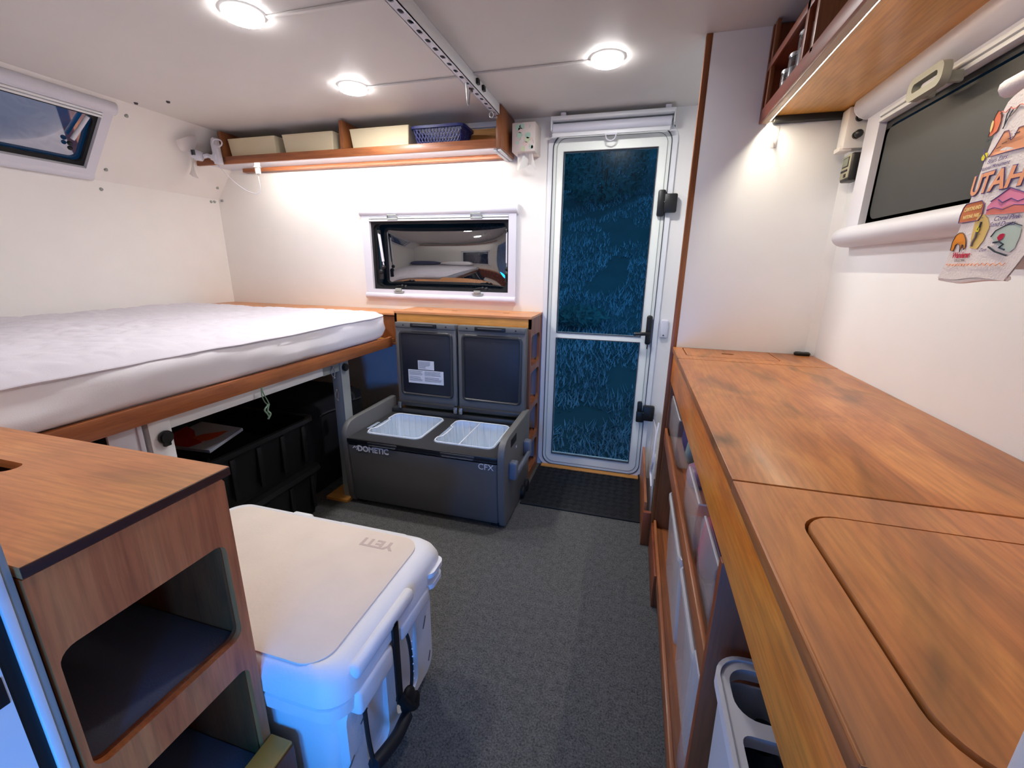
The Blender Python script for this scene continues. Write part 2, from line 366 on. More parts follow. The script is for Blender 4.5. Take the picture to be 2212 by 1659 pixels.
# left wall: vertical part, then the panel leaning inwards that carries a window
b = MB(); b.prism([(LW-0.04, 0), (LW, 0), (LW, 1.602), (LW-0.04, 1.602)], 'Y', FY, BW); struct('wall_left', b, M['wall'])
SL = Vector((0.286, 0, 0.338)).normalized(); SLN = Vector((0.338, 0, -0.286)).normalized()
TL = frame((LW, 1.70, 1.602), (0, 1, 0), SL)       # local x = +y, local y = up the slope, z = normal
TL = Matrix(((0, SL.x, SLN.x, LW), (-1, 0, 0, 1.70), (0, SL.z, SLN.z, 1.602), (0, 0, 0, 1)))  # local x = -y
b = MB(TL); b.plate([(-0.726, 0), (1.46, 0), (1.46, 0.4455), (-0.726, 0.4455)], [[(0.045, 0.075), (0.86, 0.075), (0.86, 0.370), (0.045, 0.370)]], 'Z', -0.03, 0.0)
struct('wall_left_upper', b, M['wall'])
b = MB(); b.plate([(FY, 0), (BW, 0), (BW, CEIL), (FY, CEIL)], [[(0.66, 1.325), (1.54, 1.325), (1.54, 1.595), (0.66, 1.595)]], 'X', RW, RW+0.05); struct('wall_right', b, M['wallr'])
# front wall with the opening to the cab, in which the camera stands
b = MB(); b.plate([(LW, 0), (-0.672, 0), (-0.672, 1.94), (LW, 1.94)], [[(-1.75, 1.08), (-1.0, 1.08), (-1.0, 1.45), (-1.75, 1.45)]], 'Y', FY-0.016, FY)
b.box((0.226, FY-0.016, 0), (RW, FY, CEIL)); b.box((-0.672, FY-0.016, 1.62), (0.226, FY, CEIL)); struct('wall_front', b, M['wall'])
b = MB(); b.box((-0.676, FY-0.0175, 0), (-0.66, FY-0.0085, 1.61), 0.001); b.box((0.216, FY-0.0175, 0), (0.230, FY-0.0065, 1.61), 0.001)
struct('trim_1', b, M['alu'])
b = MB(); b.box((-0.68, FY-0.0085, 0), (-0.662, FY-0.0005, 1.61), 0.001); struct('trim_2', b, M['greyp'])
b = MB(); b.box((-0.70, 0.2095, 0), (-0.665, FY-0.0175, 1.61), 0.002); b.box((0.222, 0.19, 0), (0.27, FY-0.0175, 1.61), 0.002); struct('trim_3', b, M['blackr'])
b = MB(); b.box((-0.70, -0.95, 0), (-0.662, 0.2095, 1.61)); b.box((0.24, -0.95, 0), (0.28, 0.19, 1.61)); b.box((-0.7, -0.95, 1.61), (0.28, 0.21, 1.64)); b.box((-0.7, -0.97, 0), (0.28, -0.95, 1.64)); b.box((-0.7, -0.95, 0.0), (0.28, 0.225, 0.185))  # passage sides; unseen back wall added to keep world light out
struct('wall_passage', b, M['alu'])
b = MB(); b.box((-0.6625, 0.14, 0.700), (-0.6605, 0.2075, 0.738), 0.001)
tag(b.build('latch_plate', M['black']), 'small dark plate on the blue-lit passage side at lower left edge', 'plate')
# seams of the laminate, cove in the right corner
b = MB(); b.prism([(0.610, 1.7515), (0.6325, 1.7515), (0.6325, 1.729)], 'Z', CZ, 1.945); struct('trim_4', b, M['wallr'])

# ------------------------------------------------------------------ wardrobe panel at the end of the counter
b = MB(); b.box((0.172, 1.7515, 0.0), (RW, 1.770, CEIL), 0.001); struct('wall_wardrobe', b, M['wallr'])
b = MB(); b.box((0.152, 1.7505, 0.0), (0.172, 1.772, CEIL), 0.002); struct('trim_5', b, M['brownz'])

# ------------------------------------------------------------------ camper window builder (local x right, y up, z into the room)
def half_round(b, x0, x1, yc, r, depth, n=10):
    pts = [(yc - r, 0)] + [(yc - r*math.cos(PI*i/n), depth*(0.25+0.75*math.sin(PI*i/n))) for i in range(n+1)] + [(yc + r, 0)]
    b.prism([(u, v) for u, v in pts], 'X', x0, x1, bev=0.002)
def camper_window(name, T, w, h, roll, gl, label, style, depth=0.045):
    """w,h outer frame; gl: (x0,x1,y0,y1) glass opening in local coords; local origin lower left of frame"""
    root = bpy.data.objects.new(name, None); COL.objects.link(root); root.location = T @ Vector((w/2, h/2, 0)); tag(root, label, None, None, 'structure')
    gx0, gx1, gy0, gy1 = gl
    b = MB(T); b.plate([(0, roll*0.7), (w, roll*0.7), (w, h-roll*0.7), (0, h-roll*0.7)], [[(gx0, gy0), (gx1, gy0), (gx1, gy1), (gx0, gy1)]], 'Z', 0.0, 0.022); b.build('window_frame', M['white'], root)
    b = MB(T); half_round(b, -0.008, w+0.008, h-roll/2, roll/2, depth); b.build('blind_housing', M['white'], root)
    b = MB(T); half_round(b, -0.002, w+0.002, roll*0.42, roll*0.42, depth*0.9); b.build('lower_housing', M['white'], root)
    for x in (-0.010, w+0.006):
        b = MB(T); half_round(b, x, x+0.004, h-roll/2, roll/2+0.001, depth+0.001); b.build('end_cap', M['alu'], root)
    for k, y in enumerate((gy1-0.012, gy1-0.026)):
        b = MB(T); b.box((gx0, y, 0.004), (gx1, y+0.010, 0.026), 0.002); b.build('blind_bar', M['alu'], root)
    b = MB(T); b.plate(rrect(gx0, gx1, gy0, gy1-0.026, 0.004), [rrect(gx0+0.014, gx1-0.012, gy0+0.014, gy1-0.040, 0.03)], 'Z', -0.012, 0.004); b.build('rubber_gasket', M['blackr'], root)
    return root
# window_1, back wall
TB = frame((-1.640, BW, 0.990), (1, 0, 0), (0, 0, 1)); TB = Matrix(((1, 0, 0, -1.640), (0, 0, -1, BW), (0, 1, 0, 0.990), (0, 0, 0, 1)))
w1 = camper_window('window_1', TB, 0.977, 0.540, 0.052, (0.052, 0.933, 0.062, 0.486), 'dark acrylic window with white roller housings on the back wall', 'back', 0.038)
def bulge(x0, x1, y0, y1, amt, z):
    def f(u, v):
        uu = 2*u-1; vv = 2*v-1; return (x0+(x1-x0)*u, y0+(y1-y0)*v, z+amt*(1-abs(uu)**3.2)*(1-abs(vv)**2.6))
    return f
b = MB(TB); b.grid(bulge(0.058, 0.927, 0.066, 0.455, 0.040, -0.062), 60, 36); b.build('pane', M['glassback'], w1)
b = MB(TB); b.plate([(0.04, 0.05), (0.94, 0.05), (0.94, 0.49), (0.04, 0.49)], [rrect(0.075, 0.912, 0.082, 0.447, 0.04)], 'Z', -0.030, -0.014); b.build('inner_frame', M['blackr'], w1)
for x in (0.215, 0.745):
    b = MB(TB); b.tube([(x-0.034, 0.478, 0.026), (x-0.028, 0.492, 0.036), (x+0.028, 0.492, 0.036), (x+0.034, 0.478, 0.026)], 0.0045, 6)
    b.box((x-0.036, 0.466, 0.022), (x+0.036, 0.474, 0.032), 0.003); b.build('pull_handle', M['greyp'], w1)
for x in (0.232, 0.748):
    b = MB(TB); b.box((x-0.022, 0.052, 0.02), (x+0.018, 0.070, 0.034), 0.003); b.prism([(x-0.036, 0.054), (x+0.036, 0.054), (x+0.028, 0.040), (x-0.026, 0.040)], 'Z', 0.018, 0.03); b.build('lower_catch', M['greyp'], w1)
for x in (0.242, 0.772):
    b = MB(TB); b.ball((x, 0.083, -0.002), 0.010, 10); b.ball((x+0.024, 0.080, -0.002), 0.011, 10); b.tube([(x-0.045, 0.080, -0.008), (x, 0.084, -0.004), (x+0.05, 0.074, -0.008)], 0.005, 6); b.build('twist_lock', M['black'], w1)
for x, s in ((0.098, 1), (0.920, -1)):
    b = MB(TB); b.cyl((x, 0.395, -0.004), (x+0.018*max(s, 0), 0.228, -0.004), 0.0085, n=10); b.cyl((x+0.018*max(s, 0), 0.228, -0.004), (x+0.020*max(s, 0), 0.205, -0.004), 0.004, n=8); st = b.build('window_stay', M['white'], w1)
    b = MB(TB); b.ball((x+0.02*max(s, 0), 0.195, 0.0), 0.013, 10); b.ball((x+0.004, 0.168, 0.0), 0.016, 10); b.box((x-0.012, 0.12, -0.008), (x+0.016, 0.17, 0.004), 0.004); b.box((x-0.010, 0.388, -0.010), (x+0.012, 0.412, 0.004), 0.003); b.build('stay_knob', M['black'], st)

# window_2, on the leaning panel, left
w2 = camper_window('window_2', TL, 0.95, 0.425, 0.056, (0.042, 0.90, 0.068, 0.372), 'dark window with white housings on the leaning left panel', 'left', 0.030)
b = MB(TL); b.grid(bulge(0.044, 0.898, 0.072, 0.345, 0.003, -0.020), 40, 16); b.build('pane', M['glassleft'], w2)
b = MB(TL); b.cyl((0.080, 0.325, 0.002), (0.112, 0.195, 0.002), 0.009, n=10); st = b.build('window_stay', M['white'], w2)
b = MB(TL); b.ball((0.118, 0.172, 0.002), 0.011, 10); b.ball((0.112, 0.148, 0.002), 0.010, 10); b.build('stay_knob', M['black'], st)
# window_3, right wall: local x = -y direction
TR = Matrix(((0, 0, -1, RW), (-1, 0, 0, 1.632), (0, 1, 0, 1.272), (0, 0, 0, 1)))
w3 = camper_window('window_3', TR, 1.02, 0.430, 0.072, (0.078, 0.97, 0.058, 0.352), 'window with charcoal blind drawn down on the right wall above the counter', 'right', 0.060)
b = MB(TR); b.box((0.080, 0.060, 0.0), (0.968, 0.306, 0.004)); b.build('blind_fabric', M['blind'], w3)
hx = 0.30
b = MB(TR)
b.plate(rrect(hx, hx+0.125, 0.303, 0.350, 0.018, 6), [rrect(hx+0.018, hx+0.107, 0.318, 0.336, 0.008, 5)], 'Z', 0.052, 0.068)
for a in (0.012, 0.101): b.box((hx+a, 0.308, 0.022), (hx+a+0.012, 0.330, 0.054), 0.003)
b.build('pull_handle', M['sage'], w3)
# window_4, front wall beside the pass-through (seen only in reflections)
TFm = Matrix(((-1, 0, 0, -0.96), (0, 0, 1, FY), (0, 1, 0, 1.04), (0, 0, 0, 1)))
w4 = camper_window('window_4', TFm, 0.83, 0.46, 0.05, (0.04, 0.79, 0.045, 0.41), 'window on the front wall beside the pass-through', 'front', 0.035)
b = MB(TFm); b.box((0.041, 0.046, -0.010), (0.789, 0.39, -0.004)); b.build('pane', M['glassleft'], w4)

# ------------------------------------------------------------------ door
dr = bpy.data.objects.new('door_1', None); COL.objects.link(dr); dr.location = (-0.18, BW, 0); tag(dr, 'white framed entry door with two dark glass panes and black latches', None, None, 'structure')
b = MB(); b.plate(rrect(-0.498, 0.134, 0.0, 1.880, 0.075, 8), [rrect(-0.474, 0.110, 0.012, 1.858, 0.066, 8)], 'Y', BW-0.014, BW+0.012); b.build('door_frame', M['alu'], dr)
b = MB(); b.plate(rrect(-0.474, 0.110, 0.012, 1.858, 0.066, 8), [rrect(-0.470, 0.106, 0.016, 1.854, 0.062, 8)], 'Y', BW-0.016, BW+0.01); b.build('door_seal', M['seal'], dr)
b = MB(); b.plate(rrect(-0.470, 0.106, 0.016, 1.854, 0.062, 8), [[(-0.415, 0.840), (-0.415, 1.772), (0.046, 1.772), (0.046, 0.840)][::-1], [(-0.415, 0.087), (-0.415, 0.806), (0.046, 0.806), (0.046, 0.087)][::-1]], 'Y', BW-0.008, BW+0.022); b.build('door_leaf', M['door'], dr)
b = MB(); b.plate(rrect(-0.455, 0.091, 0.031, 1.838, 0.05, 8), [rrect(-0.452, 0.088, 0.034, 1.835, 0.048, 8)], 'Y', BW-0.010, BW-0.006); b.build('door_moulding', M['greyp'], dr)
for z0, z1 in ((0.840, 1.772), (0.087, 0.806)):
    b = MB(); b.box((-0.416, BW+0.004, z0), (0.047, BW+0.008, z1)); b.build('pane', M['flyscreen'], dr)
    b = MB(); b.plate([(-0.418, z0-0.003), (0.049, z0-0.003), (0.049, z1+0.003), (-0.418, z1+0.003)], [[(-0.414, z0+0.001), (0.045, z0+0.001), (0.045, z1-0.001), (-0.414, z1-0.001)]], 'Y', BW-0.012, BW+0.004); b.build('glazing_bead', M['seal'], dr)
b = MB(); b.box((-0.474, BW-0.05, 0.0), (0.110, BW+0.01, 0.014), 0.003); b.build('door_sill', M['ply'], dr)
# handle
b = MB(); b.box((0.072, BW-0.030, 0.800), (0.102, BW-0.008, 0.958), 0.012, 3); hd = b.build('door_handle', M['black'], dr)
b = MB(); b.tube([(0.088, BW-0.025, 0.865), (0.088, BW-0.058, 0.865), (0.070, BW-0.064, 0.864), (0.012, BW-0.062, 0.860)], 0.0095, 8); b.build('lever', M['black'], hd)
b = MB(); b.cyl((0.087, BW-0.03, 0.802), (0.087, BW-0.03, 0.778), 0.003, n=8); b.build('key', M['black'], hd)
for zc, up in ((1.515, 1), (0.415, 0)):
    b = MB()
    if up: b.box((0.068, BW-0.034, zc-0.062), (0.104, BW-0.008, zc+0.062), 0.008)
    else: b.box((0.064, BW-0.034, zc-0.062), (0.108, BW-0.008, zc+0.004), 0.008); b.box((0.066, BW-0.034, zc), (0.092, BW-0.008, zc+0.060), 0.008)
    l = b.build('door_latch', M['black'], dr)
    b = MB(); b.box((0.098, BW-0.046, zc-0.046+0.0), (0.160, BW-0.012, zc+0.042), 0.008); b.build('latch_block', M['black'], l)
    b = MB(); b.ball((0.100, BW-0.048, zc+0.002), 0.003, 8); b.build('screw', M['metal'], l)
# push button sensor
b = MB(); b.box((0.146, BW-0.018, 0.838), (0.186, BW+0.0, 0.938), 0.016, 3); o = thing('door_sensor', 'white oblong door sensor on the wall right of the door', 'sensor', (0.166, BW, 0.838)); b.build('sensor_body', M['white'], o)
b = MB(); b.cyl((0.164, BW-0.018, 0.855), (0.164, BW-0.020, 0.855), 0.004, n=10); b.build('button', M['seal'], o)

# roller blind above door
o = thing('door_blind', 'white roller blind cassette mounted above the entry door', 'blind', (-0.18, BW-0.05, 1.835))
b = MB(); b.box((-0.474, BW-0.078, 1.902), (0.106, BW-0.014, 1.920), 0.002); b.build('cassette', M['alu'], o)
b = MB(); b.box((-0.477, BW-0.078, 1.858), (-0.472, BW-0.004, 1.920), 0.001); b.build('end_bracket', M['alu'], o)
b = MB(); b.box((0.104, BW-0.078, 1.858), (0.109, BW-0.004, 1.920), 0.001); b.build('end_bracket', M['alu'], o)
b = MB(); b.cyl((-0.470, BW-0.040, 1.872), (0.096, BW-0.040, 1.872), 0.024, n=24); b.build('roller', M['white'], o)
b = MB(); b.box((-0.470, BW-0.072, 1.828), (0.092, BW-0.058, 1.846), 0.003); b.build('bottom_bar', M['alu'], o)
b = MB(); b.tube([(0.098, BW-0.05, 1.862+0.006*math.sin(k*0.9)) if k % 2 else (0.101, BW-0.055, 1.86+k*0.005) for k in range(8)], 0.003, 6); b.build('chain', M['greyp'], o)
for x in (-0.43, 0.062):
    b = MB(); b.box((x, BW-0.072, 1.918), (x+0.026, BW-0.052, 1.936), 0.002); b.build('mounting_clip', M['white'], o)
b = MB(); b.tube(ctrl([(-0.205, BW-0.075, 1.826), (-0.200, BW-0.07, 1.808), (-0.180, BW-0.066, 1.799), (-0.160, BW-0.07, 1.808), (-0.155, BW-0.075, 1.826)]), 0.0032, 6); b.box((-0.210, BW-0.078, 1.822), (-0.150, BW-0.070, 1.830), 0.002); b.build('pull_tab', M['white'], o)

# ------------------------------------------------------------------ outside: hillside and bushes at dusk
def hz(x, y): return -0.75 + 0.44*max(0, y-3.6)*(1+0.08*math.sin(x*0.7)) + 0.22*noise.noise(Vector((x*0.5, y*0.5, 0))) + 0.06*noise.noise(Vector((x*2.5, y*2.5, 3)))
b = MB(); b.grid(lambda u, v: (-16+26*u, 2.9+26*v, hz(-16+26*u, 2.9+26*v)), 90, 90); struct('hillside', b, M['soil'])
bmg = bmesh.new()
for i in range(34000):
    y = 3.3 + 12*random.random()**1.6; x = random.uniform(-0.32*y-0.6, 0.12*y+0.5); z = hz(x, y)
    if noise.noise(Vector((x*1.3, y*1.3, 9))) < -0.15: continue
    h = random.uniform(0.03, 0.13); a = random.uniform(0, 2*PI); w = random.uniform(0.004, 0.011)*(1+y*0.05); l = random.uniform(0.02, 0.12)
    p = Vector((x, y, z-0.01)); s = Vector((math.cos(a), math.sin(a), 0))*w; t = Vector((math.cos(a+1.5)*l, math.sin(a+1.5)*l, h))
    v = [bmg.verts.new(p-s), bmg.verts.new(p+s), bmg.verts.new(p+t)]; bmg.faces.new(v)
me = bpy.data.meshes.new('grass_tufts'); bmg.to_mesh(me); bmg.free(); me.materials.append(M['grass']); g = bpy.data.objects.new('grass_tufts', me); COL.objects.link(g)
tag(g, 'dry tufted grass on the hillside outside the entry door at dusk', 'grass', None, 'stuff')
bush_labels = ['dark leafy bush outside, seen at upper left of the door glass', 'dark leafy bush outside behind the middle of the upper door glass', 'dark leafy bush outside at upper right of the door glass', 'low grey scrub bush outside seen in the lower door pane', 'tall dark bush outside seen at the top edge of the door glass']
for i, (bx, by, br, bh) in enumerate(((-3.4, 11.0, 1.2, 1.7), (-1.1, 12.2, 1.2, 2.2), (1.3, 11.5, 1.1, 1.8), (-0.75, 6.4, 0.36, 0.22), (-3.4, 15.6, 2.0, 3.2))):
    z0 = hz(bx, by); o = thing('bush', bush_labels[i], 'bush', (bx, by, z0))
    t = bmesh.new()
    for k in range(2200 if i != 3 else 900):
        d = Vector((random.gauss(0, 1), random.gauss(0, 1), random.gauss(0, 1))).normalized()*random.uniform(0.55, 1)**0.5
        p = Vector((bx+d.x*br, by+d.y*br, z0+bh*0.5+d.z*bh*0.55)); q = Vector((random.gauss(0, 1), random.gauss(0, 1), random.gauss(0, 1))).normalized(); r2 = q.orthogonal().normalized(); s = random.uniform(0.04, 0.10)
        vs = [t.verts.new(p-q*s), t.verts.new(p+r2*s*0.5), t.verts.new(p+q*s), t.verts.new(p-r2*s*0.5)]; t.faces.new(vs)
    b = MB(); b._merge(t); f = b.build('foliage', M['leaf'], o); f['kind'] = 'stuff'
    b = MB(); 
    for k in range(4): b.cyl((bx+0.05*k, by, z0-0.1), (bx+random.uniform(-.4, .4)*br, by+random.uniform(-.4, .4)*br, z0+bh*0.7), 0.03, 0.012, n=6)
    b.build('stem', M['brownz'], o)

# ------------------------------------------------------------------ long overhead shelf on the back wall
SX0, SX1, SY = -2.60, -0.69, 2.187
o = thing('overhead_shelf', 'stained wooden shelf with white underside below the ceiling on the back wall', 'shelf', (-1.6, BW, 1.756))
b = MB(); b.prism([(SX0, SY+0.004), (SX1-0.02, SY+0.004), (SX1-0.02, BW), (SX0-0.06, BW)], 'Z', 1.774, 1.782); b.build('shelf_board', M['white'], o)
b = MB(); b.box((SX0, SY, 1.756), (SX1-0.022, SY+0.016, 1.796), 0.002); b.build('front_lip', M['brownx'], o)
b = MB(); b.box((SX0+0.13, BW-0.040, 1.752), (SX1-0.004, BW-0.001, 1.774), 0.003); b.build('back_rail', M['brownx'], o)
b = MB(); b.box((-1.02+0.01, BW-0.014, 1.782), (SX1-0.02, BW-0.001, 1.905)); b.build('back_board', M['ply'], o)
b = MB(); b.box((-2.3, BW-0.016, 1.912), (SX1-0.02, BW-0.001, 1.934), 0.002); b.build('back_trim', M['alu'], o)
b = MB(); b.box((SX1-0.022, SY-0.001, 1.754), (SX1+0.004, BW-0.001, CEIL-0.004), 0.002); b.build('end_board', M['brownz'], o)
b = MB(); b.box((SX1-0.040, SY+0.014, 1.742), (SX1-0.022, BW-0.002, 1.756), 0.003); b.box((SX1-0.018, SY+0.014, 1.744), (SX1-0.004, BW-0.002, 1.755), 0.002); b.build('aluminium_channel', M['alu'], o)
for x, zt in ((-2.410, CEIL-0.012), (-1.590, CEIL-0.010)):
    b = MB(); b.box((x, SY, 1.796), (x+0.024, BW-0.002, zt), 0.002); b.build('divider', M['brownz'], o)
b = MB()
b.loft([[(-2.30, SY+0.018, 1.760), (-2.30, SY+0.018, 1.770), (-2.30, SY+0.024, 1.772), (-2.30, SY+0.022, 1.760)], [(-0.76, SY+0.018, 1.760), (-0.76, SY+0.018, 1.770), (-0.76, SY+0.024, 1.772), (-0.76, SY+0.022, 1.760)]])
b.build('led_strip', M['ledb'], o)
t = thing('front_shelf', 'stained wooden overhead shelf with LED strip on the front wall, seen only in reflections', 'shelf', (-1.7, FY, 1.756))
b = MB(); b.box((-2.45, FY+0.001, 1.774), (-0.80, FY+0.225, 1.782)); b.build('shelf_board', M['white'], t)
b = MB(); b.box((-2.45, FY+0.225, 1.756), (-0.80, FY+0.240, 1.796), 0.002); b.build('front_lip', M['brownx'], t)
b = MB(); b.box((-2.35, FY+0.212, 1.760), (-0.86, FY+0.222, 1.770)); b.build('led_strip', M['ledf'], t)
# cream boxes on the shelf
for i, (x0, x1, lb) in enumerate(((-2.372, -2.035, 'cream fabric storage box at the left end of the overhead shelf'), (-1.985, -1.650, 'cream fabric storage box just left of the shelf divider'), (-1.545, -1.192, 'cream fabric storage box between the divider and the blue basket'))):
    t = thing('storage_box', lb, 'box', ((x0+x1)/2, SY+0.12, 1.782), 'cream boxes on the overhead shelf')
    b = MB(); b.rloft([(1.7825, x0+0.012, x1-0.012, SY+0.034, BW-0.02, 0.006), (1.890, x0, x1, SY+0.026, BW-0.018, 0.006), (1.890, x0+0.005, x1-0.005, SY+0.031, BW-0.023, 0.005), (1.80, x0+0.014, x1-0.014, SY+0.04, BW-0.03, 0.005)]); b.build('box_body', M['cream'], t)
    b = MB(); b.plate(rrect(x0-0.001, x1+0.001, SY+0.025, BW-0.017, 0.006), [rrect(x0+0.005, x1-0.005, SY+0.031, BW-0.023, 0.005)], 'Z', 1.887, 1.8925); b.build('hem', M['cream'], t)
# blue lattice basket
t = thing('plastic_basket', 'navy blue plastic lattice basket on the right part of the overhead shelf', 'basket', (-1.02, SY+0.1, 1.782))
bx0, bx1, by0, by1, bz0, bz1 = -1.172, -0.900, SY+0.03, SY+0.175, 1.783, 1.882
b = MB(); b.plate(rrect(bx0-0.012, bx1+0.012, by0-0.012, by1+0.012, 0.03), [rrect(bx0-0.002, bx1+0.002, by0-0.002, by1+0.002, 0.022)], 'Z', bz1-0.012, bz1); b.build('rim', M['navy'], t)
b = MB(); b.rloft([(bz0, bx0+0.03, bx1-0.03, by0+0.02, by1-0.02, 0.02), (bz0+0.004, bx0+0.028, bx1-0.028, by0+0.018, by1-0.018, 0.02)])
def bs(u, z):   # perimeter point on the tapered wall
    k = (z-bz0)/(bz1-bz0); ins = 0.024*(1-k); X0, X1, Y0, Y1 = bx0+ins, bx1-ins, by0+ins*0.8, by1-ins*0.8
    per = 2*(X1-X0+Y1-Y0); d = (u % 1)*per
    if d < X1-X0: return (X0+d, Y0, z)
    d -= X1-X0
    if d < Y1-Y0: return (X1, Y0+d, z)
    d -= Y1-Y0
    if d < X1-X0: return (X1-d, Y1, z)
    return (X0, Y1-(d-(X1-X0)), z)
for k in range(44):
    for sg in (1, -1): b.tube([bs(k/44+sg*j*0.0135, bz0+(bz1-0.008-bz0)*j/4) for j in range(5)], 0.0034, 4)
b.tube([bs(j/60, bz0+0.004) for j in range(60)], 0.004, 5, closed=True); lat = b.build('lattice', M['navy'], t)
# tissue box
t = thing('tissue_box', 'floral tissue box fixed upside down on the wall beside the overhead shelf', 'box', (-0.60, BW-0.07, 1.75))
b = MB(); b.box((-0.662, BW-0.130, 1.757), (-0.543, BW-0.002, 1.888), 0.002); b.build('carton', plain('tissue_carton', (214, 202, 194), 0.6), t)
for k in range(20):
    x = random.uniform(-0.652, -0.553); z = random.uniform(1.768, 1.878); r = random.uniform(0.007, 0.015)
    c = random.choice(((176, 204, 186), (216, 190, 182), (198, 208, 170), (220, 198, 190), (168, 200, 182)))
    if k < 12: b = MB(); b.prism([(x+r*math.cos(a*PI/4)*(1+.25*math.sin(a*2.2+k)), z+r*math.sin(a*PI/4)) for a in range(8)], 'Y', BW-0.1306, BW-0.1301); b.build('flower_print', plain('pr%d' % k, c, 0.7), t)
    else: b = MB(); b.tube([(x, BW-0.1305, z), (x+0.004, BW-0.1305, z+0.006), (x+0.002, BW-0.1305, z+0.013)], 0.0008, 5, flat=1); b.build('leaf_print', M['greyp'], t)
def tis(u, v):
    return (-0.640+0.078*u-0.010*v*math.sin(u*3.5+1), BW-0.095+0.016*math.sin(u*11+v*2)*(0.3+v)+0.045*u*v, 1.757-0.062*v-0.016*v*math.sin(u*6.5+0.5))
b = MB(); b.grid(tis, 16, 12); b.build('tissue', plain('tissue_paper', (240, 238, 232), 0.95), t)

# ------------------------------------------------------------------ ceiling: perforated rail, pucks, cable ducts
t = thing('ceiling_rail', 'white perforated steel rail running along the ceiling to the overhead shelf', 'rail', (-0.71, 1.3, CEIL))
holes = [rrect(-0.7185, -0.7035, 0.50+k*0.0565, 0.50+k*0.0565+0.026, 0.007, 3) for k in range(30)]
b = MB(); b.plate([(-0.727, 0.30), (-0.694, 0.30), (-0.694, 2.185), (-0.727, 2.185)], holes, 'Z', 1.895, 1.8975); b.build('perforated_flange', M['white'], t)
b = MB(); b.box((-0.6965, 0.30, 1.895), (-0.694, 2.185, CEIL-0.001)); b.build('web', M['alu'], t)
b = MB(); b.box((-0.7265, 0.30, 1.895), (-0.7245, 2.185, CEIL-0.001)); b.build('web', M['alu'], t)
b = MB(); b.box((-0.7255, 0.30, CEIL-0.006), (-0.6955, 2.185, CEIL-0.0015)); b.build('backing', plain('maroon_shadow_paint', (70, 40, 46), 0.8), t)  # dark strip standing in for shade behind the flange holes
for y in (1.865, 1.935): b = MB(); b.box((-0.694, y, 1.912), (-0.683, y+0.024, 1.932), 0.002); b.build('nut', M['black'], t)
t = thing('hanging_hook', 'thin dark wire hook hanging from the perforated ceiling rail', 'hook', (-0.715, 1.83, 1.895))
b = MB(); b.tube(ctrl([(-0.711, 1.80, 1.905), (-0.711, 1.805, 1.870), (-0.711, 1.812, 1.830), (-0.711, 1.820, 1.822), (-0.711, 1.830, 1.832), (-0.711, 1.845, 1.885)]), 0.0028, 6); b.build('wire', M['metal'], t)
b = MB(); b.box((-0.714, 1.838, 1.884), (-0.708, 1.872, 1.890), 0.001); b.build('clip', M['edge'], t)
t = thing('shelf_shackle', 'small steel shackle at the end of the ceiling rail by the shelf end board', 'shackle', (-0.72, 2.14, 1.88))
b = MB(); b.tube([(-0.716+0.010*math.cos(a), 2.13, 1.880+0.012*math.sin(a)) for a in [k*PI/6 for k in range(12)]], 0.003, 6, closed=True); b.ball((-0.716, 2.13, 1.898), 0.005, 8); b.ball((-0.702, 2.16, 1.876), 0.006, 8); b.cyl((-0.716, 2.13, 1.868), (-0.700, 2.16, 1.874), 0.003, n=6); b.build('bow', M['metal'], t)
pl = ['round ceiling puck light at upper left, nearest the camera', 'round ceiling puck light left of the rail, near the overhead shelf', 'round ceiling puck light right of the rail, towards the entry door']
for i, (x, y) in enumerate(((-1.238, 1.278), (-1.255, 1.850), (-0.172, 1.843))):
    t = thing('puck_light', (pl+['round ceiling puck light right of the rail, above the camera'])[i], 'ceiling light', (x, y, CEIL), 'puck lights on the ceiling')
    b = MB(); b.cyl((x, y, CEIL-0.0155), (x, y, CEIL-0.001), 0.058, 0.060, n=40, bev=0.002); b.build('housing', M['puckrim'], t)
    b = MB(); b.cyl((x, y, CEIL-0.0168), (x, y, CEIL-0.0158), 0.0560, 0.0565, n=40); b.build('diffuser', M['puck'], t)
for (x0, x1, y, lb) in ((-1.178, -0.727, 1.310, 'white cable duct on the ceiling from the upper left puck light'), (-1.195, -0.727, 1.862, 'thin cable duct on the ceiling between the middle puck light and the rail'), (-0.694, -0.232, 1.846, 'thin cable duct on the ceiling from the rail to the right puck light')):
    b = MB(); b.box((x0, y-0.006, CEIL-0.008), (x1, y+0.006, CEIL-0.0002), 0.002); tag(b.build('cable_duct', M['ceil']), lb, 'cable duct')
# screw caps
scr = [((LW, 1.742, 1.560), 'x', 'grey screw cap on the left wall below the left window corner'), ((LW, 2.367, 1.583), 'x', 'left one of the two grey screw caps close together at the back left corner'), ((LW, 2.391, 1.586), 'x', 'right one of the two grey screw caps close together at the back left corner'), ((-2.700, 1.755, 1.655), 's', 'grey screw cap on the leaning panel at the lower window corner'), ((-2.500, 1.768, 1.892), 's', 'grey screw cap on the leaning panel at the upper window corner'), ((-2.690, 2.380, 1.668), 's', 'grey screw cap on the leaning panel low by the back corner'), ((-2.42, 1.768, CEIL), 'z', 'dark screw cap on the ceiling edge above the left window corner'), ((-2.243, 1.791, CEIL), 'z', 'dark screw cap alone on the ceiling right of the left window')]
for p, k, lb in scr:
    n = {'x': Vector((1, 0, 0)), 's': SLN, 'z': Vector((0, 0, -1))}[k]; p = Vector(p)
    if k == 's': p = p - SLN*((p-Vector((LW, 0, 1.602))).dot(SLN))
    b = MB(); b.cyl(p, p+n*0.007, 0.009, 0.0065, n=12); tag(b.build('screw_cap', M['greyp'] if k != 'z' else M['seal']), lb, 'screw cap', 'screw caps on walls and ceiling')
